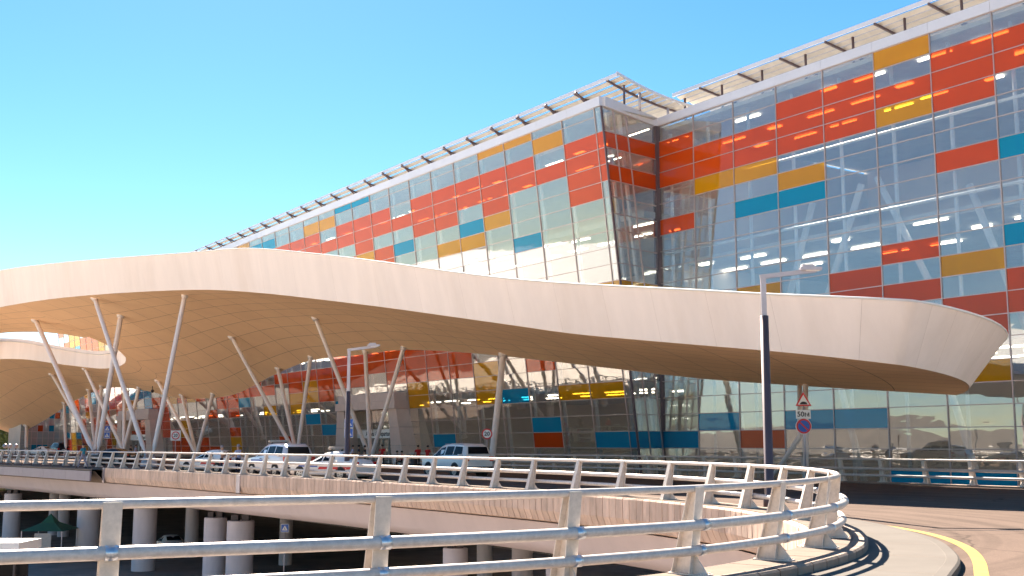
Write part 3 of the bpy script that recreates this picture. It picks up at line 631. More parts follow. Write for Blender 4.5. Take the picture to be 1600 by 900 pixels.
# return wall between the wing corner and the hall
zrow = [(oL + dL * g).z for g in [0] + [r[1] for r in rowsL[1:]]]
def side_pt(f, z):
    """f 0..1 from wing corner to hall corner; inner columns follow the lean, the last one meets the upright hall corner"""
    k = (cornerL.z - z) / dL.z * -1; A = cornerL + dL * k; A.z = z
    B = Vector((oR.x, oR.y, z)) + rR * .1
    f2 = f
    if f in (0.2, 0.42):
        A0 = cornerL.copy(); B0 = Vector((oR.x, oR.y, 0)); full = Vector((B0.x - A0.x, B0.y - A0.y, 0))
        P = A + full * f * 1.0; return Vector((P.x, P.y, z))
    return A + (B - A) * f2
sdn = rR
for j in range(len(zrow) - 1):
    za, zb = zrow[j], zrow[j + 1]; code = 'r' if j in (1, 3) else 'b' if j == 19 else 'y' if j == 10 else 'c'
    cols = (0.0, .2, .42, 1.0)
    for c in range(3):
        q = [side_pt(cols[c], za), side_pt(cols[c + 1], za), side_pt(cols[c + 1], zb), side_pt(cols[c], zb)]
        cen = sum(q, Vector()) / 4; q = [cen + (p - cen) * .985 for p in q]
        vs = [p + sdn * .015 for p in q] + [p - sdn * .015 for p in q]
        obj('pane', vs, [(0, 1, 2, 3), (7, 6, 5, 4), (0, 4, 5, 1), (1, 5, 6, 2), (2, 6, 7, 3), (3, 7, 4, 0)], GM[code], wing)
    MB().bar(side_pt(0, zb), side_pt(1, zb), .12, .06, sdn).build('transom', 'mullion', wing)
for f in (.2, .42):
    MB().bar(side_pt(f, zrow[0]), side_pt(f, zrow[-1]), .08, .12, sdn).build('mullion', 'mullion', wing)
    MB().bar(side_pt(f, zrow[0]) - sdn * .7, side_pt(f, zrow[-1]) - sdn * .7, .22, .22, sdn).build('interior_post', 'brace', wing)
endL = oL + lL * (wL * NCL)
parapet(wing, cornerL + nL * .0, endL, nL, oL.z, .68, .14, 3.9)
_p0 = Vector((cornerL.x, cornerL.y, oL.z + .35)) - nL * .2; _p1 = Vector((oR.x, oR.y, oR.z + .33)) + nR * .1
for _k in range(2): MB().bar(_p0 + (_p1 - _p0) * (_k / 2 + .002), _p0 + (_p1 - _p0) * ((_k + 1) / 2 - .002), .40, .70, sdn).build('parapet_panel', 'parapet', wing)
inA = oL - nL * 3.6; inB = endL - nL * 3.6
hall_box(wing, inA - lL * .3, inB, -nL, oL.z - .05, LZ, 20, [6.0, 12.2, 18.6], [oL.z - .4, 18.3, 11.9, 5.7], setback=1.0, litrows=2)
for i in range(0, 20):
    P = oL + lL * (wL * i + .5); a = P - nLt * .8; b = a + dL * 30
    MB().tube([a, b], .13, 8).build('interior_post', 'brace', wing, True)
# roof deck strip between facade head and the floors
obj('roof_deck', [cornerL, endL, endL - nL * 5, cornerL - nL * 5.5], [(0, 1, 2, 3)], 'slabint', wing)
sun_roof(wing, 60.35, 226, 51.0, 28.35, 8, wv, None)
for i in range(0, 26):
    P = oL + lL * (wL * i + (.0 if i else -.35)) - nL * 2.6
    mb = MB()
    mb.tube([(P.x, P.y, oL.z + .5), (P.x, P.y, 28.0)], .09, 6)
    if i:
        Q = P + nL * 1.25; R_ = P - nL * 1.4
        mb.bar((P.x, P.y, 27.5), (Q.x, Q.y, 28.38), .13, .10, lL); mb.bar((P.x, P.y, 27.5), (R_.x, R_.y, 27.75), .12, .10, lL)
    mb.build('roof_bracket', 'post_dark', wing)
for N_ in (53.4, 56.2):
    P = W(60.6, N_, 0); MB().tube([(P.x, P.y, 26.2), (P.x, P.y, 28.2 - .25 * (N_ - 51))], .10, 8).build('roof_post', 'lampgrey', wing, True)
# pale block closing the far end
far = thing('terminal_building', 'distant pale glass end block of the terminal at far left', 'building', W(224, 47, LZ))
fO = W(223.4, 52.4, 17.2); fr_ = NV.copy(); rf = random.Random(5)
DF = {}
for i in range(10):
    for j in range(20):
        x = rf.random(); DF[(i, j)] = 'r' if x < .07 else 'y' if x < .11 else 'b' if x < .20 else 'c'
M['g_pale_refl'] = glass('glass_pale_refl', (0.6, 0.65, 0.66), (0.62, 0.62, 0.60), 0.6, 0.30)  # clear panes, bright sky reflection painted in as a solid pale body
GMs = dict(GM); GM['c'] = 'g_pale_refl'
facade(far, fO, fr_, -up3, -DV, .98, 9, [(k * H, (k + 1) * H) for k in range(20)], lambda i, j: DF.get((i, j), 'c'))
GM.update(GMs)
mb = MB(); c = W(229, 47.9, 5.1); mb.box(c, 8.6, 11, 24, (NV, DV, up3)); mb.build('wall', 'interior', far)

# ================================================================== CANOPY
FU = [16.8, 23.35, 26.51, 29.5, 32.87, 36.73, 40.96, 45.86, 51.65, 58.57, 66.29, 74.81, 89.5, 98.05, 110.5, 128.2, 156, 192, 240, 288]
FN = [32.52, 32.4, 32.33, 32.28, 32.22, 32.16, 31.92, 31.68, 31.44, 31.2, 30.6, 30.1, 29.4, 27.17, 24.68, 22.2, 21, 21, 21, 21]
FZ = [3.736, 4.444, 4.84, 5.248, 5.692, 6.208, 6.796, 7.624, 8.608, 9.772, 11.02, 12.34, 14.18, 14.75, 15.46, 16.14, 16.82, 16.82, 15.26, 12.86]
FT_ = [2.04, 2.064, 2.088, 2.136, 2.208, 2.268, 2.316, 2.316, 2.46, 2.7, 2.94, 3.12, 2.94, 3, 3.24, 3.78, 3.84, 3.84, 3.84, 3.84]
BS = [24, 29.7, 33.24, 39, 45.96, 54.48, 65.16, 73.87, 81, 89.16, 99.96, 107.8, 118.3, 130.7, 137.8, 151.1, 170, 181, 195.7, 206, 223.4, 233.6, 251.2, 288, 336]
BZ = [3.376, 3.856, 4.168, 4.684, 5.368, 6.46, 7.828, 8.824, 9.412, 9.52, 9.604, 8.752, 7.192, 7.036, 7.336, 8.728, 9.928, 9.484, 7.9, 6.52, 4.504, 3.748, 4.672, 8.056, 9.256]
def sm(xs, ys):
    """monotone-ish smooth interpolation of a table"""
    xs = np.array(xs, float); ys = np.array(ys, float); m = np.gradient(ys, xs)
    def f(x):
        i = int(min(max(np.searchsorted(xs, x) - 1, 0), len(xs) - 2)); h = xs[i+1] - xs[i]; t = min(max((x - xs[i]) / h, 0), 1)
        return (2*t**3 - 3*t**2 + 1) * ys[i] + (t**3 - 2*t**2 + t) * h * m[i] + (-2*t**3 + 3*t**2) * ys[i+1] + (t**3 - t**2) * h * m[i+1]
    return f
fN, fZ, fT, bZ = sm(FU, FN), sm(FU, FZ), sm(FU, FT_), sm(BS, BZ); NB = 45.0; U0, U1 = 23.35, 258.0
def soff(u, v):
    Nf = fN(u); zf = fZ(u); N_ = Nf + (NB - Nf) * v; S = u + .53 * (N_ - Nf); zb = bZ(u + .53 * (NB - Nf))
    b = .96 * min(1, max(0, (u - 30) / 48)); z = zf + (zb - zf) * v + b * 4 * v * (1 - v)
    if u < 28.8:   # rounded nose in plan: the end edge bows outwards and turns in towards the rear corner
        k = (28.8 - u) / (28.8 - U0); S -= k * (1.38 * math.sin(math.pi * min(1, v * 1.0)) ** .8 * (0.5 + v) * .8)
        c_ = k ** 2 * (1 - v) ** 5; N_ += .75 * c_; S += .95 * c_
    return W(S, N_, z)
VA = sm([121.8, 122.28, 125.04, 131.16, 140.52, 151.68, 168, 180, 184.2], [.53, .46, .395, .331, .284, .244, .25, .32, .38])
VB = sm([121.8, 122.76, 124.08, 130.32, 140.28, 147.84, 159.48, 166.2, 174.72, 180, 184.2], [.53, .589, .62, .696, .755, .76, .669, .552, .45, .40, .38])
H0, H1 = 121.8, 184.2
canopy = thing('canopy', 'sweeping peach white wave canopy on raking columns across the forecourt', 'canopy', W(96, 38.5, 0))
def vlines(u):
    if H0 < u < H1: a, b = VA(u), VB(u)
    else: a = b = .53 if u <= H0 else .38
    return [a * k / 5 for k in range(6)], [b + (1 - b) * k / 4 for k in range(5)]
ucols = [U0]
x = 26.6
while x < U1: ucols.append(x); x += 3.54 if x < 72 else 3.96 if x < 120 else 6.6
cells = []
hk = min(range(len(ucols)), key=lambda k: abs(ucols[k] - H0)); ucols[hk] = H0 + .02
hk2 = min(range(len(ucols)), key=lambda k: abs(ucols[k] - H1)); ucols[hk2] = H1 - .02
for i in range(len(ucols) - 1):
    for band in (0, 1):
        n_ = 5 if band == 0 else 4
        for r in range(n_): cells.append((i, band, r))
def patch(i, band, r, g=.022, nu=3, nv_=2, lift=0.0):
    ua, ub = ucols[i], ucols[i + 1]; vs = []; fs = []; ins = g / (ub - ua)
    for a in range(nu + 1):
        u = ua + (ub - ua) * (ins + (1 - 2 * ins) * a / nu); L_ = vlines(u)[band]
        va, vb = L_[r], L_[r + 1]; ln = max(.2, (vb - va) * (NB - fN(u)) * 1.13); iv = min(.3, g / ln)
        for b in range(nv_ + 1): vs.append(soff(u, va + (vb - va) * (iv + (1 - 2 * iv) * b / nv_)) + Vector((0, 0, lift)))
    k = nv_ + 1
    for a in range(nu):
        for b in range(nv_): fs.append((a * k + b, (a + 1) * k + b, (a + 1) * k + b + 1, a * k + b + 1))
    return vs, fs
order = sorted(cells, key=lambda c: (soff(ucols[c[0]], .5)).length)
rest = MB()
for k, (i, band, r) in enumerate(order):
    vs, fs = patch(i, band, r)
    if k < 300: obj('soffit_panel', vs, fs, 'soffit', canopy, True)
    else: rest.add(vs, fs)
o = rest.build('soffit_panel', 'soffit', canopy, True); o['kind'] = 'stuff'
mb = MB()
for (i, band, r) in cells:
    vs, fs = patch(i, band, r, g=-.004, lift=.045); mb.add(vs, fs)
mb.build('soffit_backing', 'sjoint', canopy, True)
# roof skin
def top_pt(u, v):
    p = soff(u, v); th = fT(u) * (1 - v) + (2.1 if u < 27.6 else 1.32) * v
    if u < 28.8:
        k = (28.8 - u) / (28.8 - U0); p = p + (-DV) * (k * (1.08 + 1.08 * v))
    return p + Vector((0, 0, th)) + NV * (.6 * (1 - v))
mb = MB()
for (i, band, r) in cells:
    ua, ub = ucols[i], ucols[i + 1]; vs = []
    for a in range(4):
        u = ua + (ub - ua) * a / 3; L_ = vlines(u)[band]; vs += [top_pt(u, L_[r]), top_pt(u, L_[r + 1])]
    mb.add(vs, [(2 * a, 2 * a + 1, 2 * a + 3, 2 * a + 2) for a in range(3)])
mb.build('roof_skin', 'roof_membrane', canopy, True)
# fascia panels: front edge, rounded end, back edge, rims of the eye-shaped opening
def fascia_run(lo, hi, breaks, name='fascia_panel', sub=4, rows=4, curve=.10, gap=.0035, flip=False, m='fascia', one=False):
    """lo(t), hi(t) lower and upper edge; one panel per pair of breaks"""
    M_ = MB()
    for a, b in zip(breaks[:-1], breaks[1:]):
        vs = []; fs = []; la = (lo(b) - lo(a)).length; g = min(.2, gap / max(la, .05))
        for s in range(sub + 1):
            t = a + (b - a) * (g + (1 - 2 * g) * s / sub); A = lo(t); B = hi(t)
            for r in range(rows + 1):
                f = r / rows; vs.append(A + (B - A) * f)
        k = rows + 1
        for s in range(sub):
            for r in range(rows):
                q = (s * k + r, (s + 1) * k + r, (s + 1) * k + r + 1, s * k + r + 1); fs.append(q if not flip else q[::-1])
        if one: M_.add(vs, fs)
        else: obj(name, vs, fs, m, canopy, True)
    if one: M_.build(name, m, canopy, True)
br = [U0, 25.2, 28.8, 32.16, 35.4, 38.52, 41.88, 45.6, 49.8, 54.24, 59.04, 64.08, 69.36, 74.4, 82.08, 90.24, 101.4, 111.6, 123.6, 138, 153.6, 170.4, 189.6, 211.2, 235.2, U1 - .5]
NL = 12.0      # the run starts at the rear corner (-NL), passes the rounded end, turns the front corner at 0 and follows the front edge
def path(f): return lambda t: f(U0, min(1, -t / NL)) if t < 0 else f(U0 + t, 0)
brk = [-NL, -11.3, -10.2, -8.6, -6.8, -4.9, -2.9, -1.2] + [b - U0 for b in br[1:]]
fascia_run(path(soff), path(top_pt), brk, sub=8)
fascia_run(lambda t: path(soff)(t) + Vector((0, 0, .01)) - NV * .03 + DV * .03 * (t < 1), lambda t: path(top_pt)(t) - NV * .03 + DV * .03 * (t < 1), brk, 'fascia_backing', gap=-.01, m='fjoint', one=True, sub=8)
fascia_run(lambda t: soff(t, 1), lambda t: top_pt(t, 1), ucols, flip=True, one=True, name='rear_fascia')
def rimf(V): return (lambda t: soff(t, V(t))), (lambda t: soff(t, V(t)) + Vector((0, 0, fT(t) * (1 - V(t)) * 1.0 + 1.32 * V(t) + .42)))
lo, hi = rimf(VB); fascia_run(lo, hi, [H0 + .02, 122.3, 123, 124.3, 127.2, 132, 139.2, 147.6, 157.2, 165.6, 175.2, H1 - .02], name='opening_fascia')
lo, hi = rimf(VA); fascia_run(lo, hi, [H0 + .02, 122.6, 124.8, 129.6, 138, 150, 168, H1 - .02], name='opening_fascia', flip=True)
# bright metal capping on the top edge
pts = [top_pt(U0 + (U1 - 1 - U0) * (i / 140), 0) + Vector((0, 0, .03)) for i in range(141)]
mb = MB(); mb.tube(list(reversed([top_pt(U0, t / 10) + Vector((0, 0, .03)) for t in range(1, 11)])) + pts, .05, 6); mb.build('edge_trim', 'roof_membrane', canopy, True)
# columns
GU, GVv = np.linspace(U0, 256, 900), np.linspace(0.01, .995, 120)
GP = np.array([[tuple(soff(a, b)) for b in GVv[::4]] for a in GU[::2]]).reshape(-1, 3)
def hit(px, py):
    c, s = math.cos(PITCH), math.sin(PITCH); z = GP[:, 2] - CZ; yc = GP[:, 1] * c + z * s
    X = 800 + F_PX * GP[:, 0] / yc; Y = 450 - F_PX * (-GP[:, 1] * s + z * c) / yc
    return Vector(GP[np.argmin((X - px)**2 + (Y - py)**2)])
def ped(p, h=.0):
    mb = MB(); mb.tube([(p.x, p.y, ROAD), (p.x, p.y, ROAD + .12), (p.x, p.y, p.z - .32), (p.x, p.y, p.z - .12)], [.42, .40, .30, .16], 14); shade_auto(mb.build('pedestal', 'pier', canopy))
def column(base, tops, r):
    ped(base)
    MB().ball(base, .17, 12).build('ball_joint', 'lampgrey', canopy, True)
    for (px, py) in tops:
        T = hit(px, py); v = (T - base); L_ = v.length
        pts = [base + v * f for f in (0, .03, .06, .5, .97, .995)]; rr = [r * .45, r * .55, r, r, r, r * .7]
        c_ = MB().tube(pts, rr, 14).build('column', 'col_paint', canopy, True)
        MB().tube([T - v.normalized() * .22, T + v.normalized() * .25], [r * 1.3, r * 1.9], 12).build('column_head', 'col_paint', canopy, True)
def base_at(px, py, N_): return at_n(px, py, N_)
column(base_at(228, 711, 28.32), [(147, 465)], 0.198); column(base_at(239, 711, 28.32), [(290, 460)], 0.198)
column(base_at(146, 706, 27.84), [(55, 500)], 0.24); column(base_at(153, 706, 28.08), [(187, 493)], 0.24)
column(base_at(579, 718.5, 43.2), [(493, 497), (570, 551), (630, 549)], 0.174)
column(base_at(464, 714, 43.2), [(362, 525), (437, 582), (485, 563)], 0.18)
column(base_at(768, 722.5, 43.2), [(787, 559)], 0.228)
column(base_at(307, 711, 42.6), [(247, 596), (284, 623), (333, 618)], 0.198)
column(base_at(149, 703.5, 42), [(81, 585), (141, 614), (160, 608)], 0.24)
column(base_at(193, 705.5, 42.6), [(133, 576), (194, 615), (217, 610)], 0.228)
column(base_at(103, 702, 43.2), [(103, 634)], 0.228); column(base_at(41, 700, 43.2), [(43, 669)], 0.3)
# pair beside the road signs: one upright, one cranked
T1 = hit(1258, 604); T2 = hit(1249, 604); b1 = base_at(1259, 742, 43.44); b1.z = ROAD
MB().tube([b1, T1], .138, 14).build('column', 'col_paint', canopy, True)
k2 = at_n(1250.5, 681, 43.1); b2 = at_n(1203, 736, 43.1); b2.z = ROAD
MB().tube([b2, b2 + (k2 - b2) * .97, k2 + Vector((0, 0, .08)), k2 + Vector((0, 0, .3)), T2], .12, 12).build('column', 'col_paint', canopy, True)
# entrance cameras under the soffit
for px, py in ((238, 602),):
    P = hit(px, py); t = thing('security_camera', 'small dark dome camera hanging under the canopy', 'camera', P)
    MB().tube([P, P - Vector((0, 0, .5))], .04, 6).build('stem', 'darkmetal', t); MB().ball(P - Vector((0, 0, .62)), .22, 10).build('dome', 'darkmetal', t, True)

# ================================================================== writing
def text_mesh(txt, size, m, parent, loc, R, name='lettering', ext=.004, bold=0.0):
    cu = bpy.data.curves.new('t', 'FONT'); cu.body = txt; cu.size = size; cu.align_x = 'CENTER'; cu.align_y = 'CENTER'; cu.extrude = ext; cu.offset = bold; cu.resolution_u = 3
    to = bpy.data.objects.new('t', cu); COL.objects.link(to); bpy.context.view_layer.update()
    me = bpy.data.meshes.new_from_object(to.evaluated_get(bpy.context.evaluated_depsgraph_get())); bpy.data.objects.remove(to); bpy.data.curves.remove(cu)
    me.name = name; me.materials.clear(); me.materials.append(M[m]); return instance(name, me, loc, parent, R)
# ================================================================== entrance portals
def portal(S0, S1, Nf, zt, label, txt, back=53.2):
    t = thing('entrance_portal', label, 'entrance', W((S0 + S1) / 2, Nf + 2, ROAD)); D = S1 - S0; z0 = ROAD
    def P(s, z, n_): return W(s, n_, z)
    lean = 1.0; pw_ = D * .155
    def pillar(sa, sb, ta, tb, n0, z1, name='pillar'):
        mb = MB(); mb.hexa([P(sa, z0, n0), P(sb, z0, n0), P(sb, z0, n0 + 1.6), P(sa, z0, n0 + 1.6), P(ta, z1, n0 - .35), P(tb, z1, n0 - .35), P(tb, z1, n0 + 1.6), P(ta, z1, n0 + 1.6)]); return mb.build(name, 'stone', t)
    zl = zt - 1.55
    for k in range(3):       # stone courses of both pillars
        a, b = k / 3, (k + 1) / 3
        for s0, s1, sg in ((S0, S0 + pw_, 1), (S1, S1 - pw_, -1)):
            f = lambda q: s0 + sg * lean * q; g = lambda q: s1 + sg * lean * .35 * q; za = z0 + (zl - z0) * a + .012; zb = z0 + (zl - z0) * b - .012
            mb = MB(); n_ = lambda q: Nf - .35 * q
            mb.hexa([P(f(a), za, n_(a)), P(g(a), za, n_(a)), P(g(a), za, Nf + 2), P(f(a), za, Nf + 2), P(f(b), zb, n_(b)), P(g(b), zb, n_(b)), P(g(b), zb, Nf + 2), P(f(b), zb, Nf + 2)]); mb.build('pillar_block', 'stone', t)
    MB().box((P(S0 + D / 2, (zl + zl + .75) / 2, Nf + .55)), D - 2 * lean + .1, 2.2, .74, (DV, NV, up3)).build('lintel', 'stone', t)
    MB().box((P(S0 + D / 2, zl + 1.16, Nf + .75)), D - 2 * lean - .7, 2.3, .78, (DV, NV, up3)).build('attic', 'stone', t)
    for s in (S0 + lean + .5, S1 - lean - .5):    # side walls back to the facade
        mb = MB(); mb.hexa([P(s - .5, z0, Nf + 2), P(s + .5, z0, Nf + 2), P(s + .5, z0, back), P(s - .5, z0, back), P(s - .5, zl + .7, Nf + 1.9), P(s + .5, zl + .7, Nf + 1.9), P(s + .5, zl + .7, back), P(s - .5, zl + .7, back)]); mb.build('side_wall', 'darkmetal', t)
    a, b = S0 + pw_ + .1, S1 - pw_ - .1; nd = Nf + 1.7
    # glazing: transom lights, sign board, sliding doors
    MB().box(P((a + b) / 2, (zl + 3.1) / 2, nd + .1), b - a, .05, zl - 3.1, (DV, NV, up3)).build('transom_light', 'g_clear', t)
    MB().box(P((a + b) / 2, 2.72, nd - .35), b - a - .2, .18, .86, (DV, NV, up3)).build('sign_board', 'signwhite', t)
    text_mesh(txt, .66, 'black', t, P((a + b) / 2, 2.70, nd - .46), frame(-DV, up3, NV), bold=.008)
    k = 8
    for i in range(k):
        sa = a + (b - a) * i / k; w_ = (b - a) / k
        MB().box(P(sa + w_ / 2, 1.05, nd + .05), w_ - .12, .04, 2.3, (DV, NV, up3)).build('door_leaf', 'g_clear', t)
        MB().box(P(sa, 1.05, nd), .12, .12, 2.34, (DV, NV, up3)).build('door_frame', 'signwhite', t)
    MB().box(P((a + b) / 2, 2.25, nd), b - a, .12, .12, (DV, NV, up3)).build('door_head', 'signwhite', t)
    MB().box(P((a + b) / 2, 1.6, nd + .75), b - a - .3, .1, 4.2, (DV, NV, up3)).build('lobby_wall', 'interior', t)
    return t
portal(91.4, 105.9, 51.0, 6.55, 'large stone entrance portal with white sign above the sliding doors', 'Arrival & Departures')
portal(166, 185, 50.6, 6.9, 'distant stone entrance portal seen between the white raking columns', 'Arrival & Departures')
# ================================================================== street furniture
def lamp(px, Y, ztop, ax0, ax1, label, zsp):
    b = at_y(px, 750, Y); b.z = ROAD
    t = thing('street_lamp', label, 'lamp', b, 'street lamps on the forecourt')
    MB().tube([b, b + Vector((0, 0, .35)), b + Vector((0, 0, .4)), Vector((b.x, b.y, zsp))], [.19, .19, .135, .125], 16).build('lower_shaft', 'post_dark', t, True)
    h = MB(); h.box((b.x, b.y, (zsp + ztop) / 2), .15, .11, ztop - zsp); h.build('upper_shaft', 'lampgrey', t)
    e = Vector((ax1, b.y - .1, ztop + .22))
    MB().bar((b.x - .09, b.y, ztop - .02), e - Vector((.1, 0, .05)), .11, .13).build('arm', 'lampgrey', t)
    hd = MB(); hd.box((e.x - .25, e.y, e.z - .01), .62, .26, .09); hd.box((e.x - .32, e.y, e.z + .075), .34, .18, .08); hd.build('lamp_head', 'lampgrey', t)
    MB().box((e.x - .2, e.y, e.z - .065), .4, .2, .02).build('lens', 'signwhite', t)
    MB().box((b.x - .137, b.y, .5), .01, .12, .4).build('hatch', 'darkmetal', t)
P_ = at_y(1190, 428, 38); lamp(1202, 32.6, 6.62, 9.1, 9.05, 'tall street lamp with dark lower shaft standing before the canopy at right', 5.45)
lamp(541.5, 56.5, 6.45, -6.9, -6.75, 'smaller street lamp in front of the police saloon', 4.35)
RS = frame(Vector((1, 0, 0)), up3, Vector((0, -1, 0)))
def disc(mb, c, r, n=28, mi=0, th=.012):
    c = Vector(c); k = n; vs = [c + Vector((r * math.cos(2*math.pi*i/n), -th, r * math.sin(2*math.pi*i/n))) for i in range(n)] + [c + Vector((r * math.cos(2*math.pi*i/n), th, r * math.sin(2*math.pi*i/n))) for i in range(n)]
    mb.add(vs, [tuple(range(k)), tuple(range(2*k - 1, k - 1, -1))] + [(i, k + i, k + (i + 1) % k, (i + 1) % k) for i in range(k)], mi); return mb
def prism(mb, pts, y, th, mi=0):
    n = len(pts); vs = [Vector((p[0], y - th, p[1])) for p in pts] + [Vector((p[0], y + th, p[1])) for p in pts]
    mb.add(vs, [tuple(range(n)), tuple(range(2*n - 1, n - 1, -1))] + [(i, n + i, n + (i + 1) % n, (i + 1) % n) for i in range(n)], mi); return mb
# warning triangle, distance plate and no-parking disc on one post
c = at_y(1255, 627, 46.0); Y = c.y
t = thing('road_sign', 'post with hump warning triangle, 50 m plate and blue no parking disc', 'sign', (c.x, Y, ROAD))
MB().tube([(c.x + .02, Y + .06, ROAD), (c.x + .02, Y + .06, c.z + .35)], .035, 10).build('post', 'lampgrey', t, True)
def tri(cx, cz, s): return [(cx - s, cz - s * .58), (cx + s, cz - s * .58), (cx, cz + s * 1.15)]
prism(MB(), tri(c.x, c.z, .33), Y - .02, .012).build('triangle_border', 'red', t)
prism(MB(), tri(c.x, c.z, .235), Y - .037, .006).build('triangle_field', 'signwhite', t)
prism(MB(), [(c.x + .15 * math.cos(a), c.z - .125 + .11 * math.sin(a)) for a in [math.pi * k / 10 for k in range(11)]], Y - .047, .005).build('hump_symbol', 'black', t)
c2 = at_y(1255, 647.5, 46.0); MB().box((c2.x, Y - .02, c2.z), .60, .024, .36).build('distance_plate', 'signwhite', t)
text_mesh('50м', .29, 'black', t, (c2.x, Y - .036, c2.z), RS, bold=.006)
c3 = at_y(1255.5, 666, 46.0)
disc(MB(), (c3.x, Y - .02, c3.z), .325).build('disc_edge', 'signwhite', t); disc(MB(), (c3.x, Y - .036, c3.z), .305, th=.006).build('disc_ring', 'red', t)
disc(MB(), (c3.x, Y - .047, c3.z), .235, th=.006).build('disc_field', 'blue', t)
MB().bar((c3.x - .19, Y - .058, c3.z + .19), (c3.x + .19, Y - .058, c3.z - .19), .012, .06, (0, 1, 0)).build('disc_bar', 'red', t)
def speed(px, py, Y, r, label, square=False):
    c = at_y(px, py, Y); t = thing('road_sign', label, 'sign', (c.x, Y, ROAD))
    MB().tube([(c.x, Y + .05, ROAD), (c.x, Y + .05, c.z + r * .6)], .03, 8).build('post', 'lampgrey', t, True)
    if square: MB().box((c.x, Y + .01, c.z), r * 2.5, .02, r * 2.5).build('backing', 'signwhite', t)
    disc(MB(), (c.x, Y - .01, c.z), r).build('ring', 'red', t); disc(MB(), (c.x, Y - .027, c.z), r * .76, th=.006).build('field', 'signwhite', t)
    text_mesh('20', r * 1.05, 'black', t, (c.x, Y - .04, c.z), RS, bold=.008)
speed(761, 678, 66, .315, 'round 20 speed limit sign beside the white off-road car')
speed(274.5, 680.5, 100, .36, 'square-backed 20 speed limit sign before the distant portal', True)
def crossing(px, py, Y, s, label, zb=ROAD, two=True):
    c = at_y(px, py, Y); t = thing('road_sign', label, 'sign', (c.x, Y, zb))
    MB().tube([(c.x, Y + .06, zb), (c.x, Y + .06, c.z + s)], .03, 8).build('post', 'lampgrey', t, True)
    for k in ((0, 1) if two else (0,)):
        z = c.z + s * .56 - k * s * 1.12
        MB().box((c.x, Y, z), s * 1.04, .03, s * 1.04).build('edge', 'signwhite', t); MB().box((c.x, Y - .022, z), s * .94, .012, s * .94).build('board', 'blue', t)
        prism(MB(), tri(c.x, z - s * .08, s * .36), Y - .034, .006).build('triangle', 'signwhite', t)
        mb = MB(); mb.bar((c.x, Y - .045, z - s * .02), (c.x, Y - .045, z + s * .1), s * .07, .006, (1, 0, 0)); mb.bar((c.x, Y - .045, z - s * .02), (c.x - s * .1, Y - .045, z - s * .22), s * .05, .006, (1, 0, 0)); mb.bar((c.x, Y - .045, z - s * .02), (c.x + s * .1, Y - .045, z - s * .22), s * .05, .006, (1, 0, 0)); mb.build('walker_symbol', 'black', t)
crossing(545, 669, 60, .46, 'pair of blue crossing signs half hidden behind the lamp shaft')
crossing(167.5, 675, 112, .58, 'pair of blue crossing signs standing left of the distant portal')
crossing(445, 832, 62, .42, 'blue crossing sign in the dark under the bridge', LZ, False)
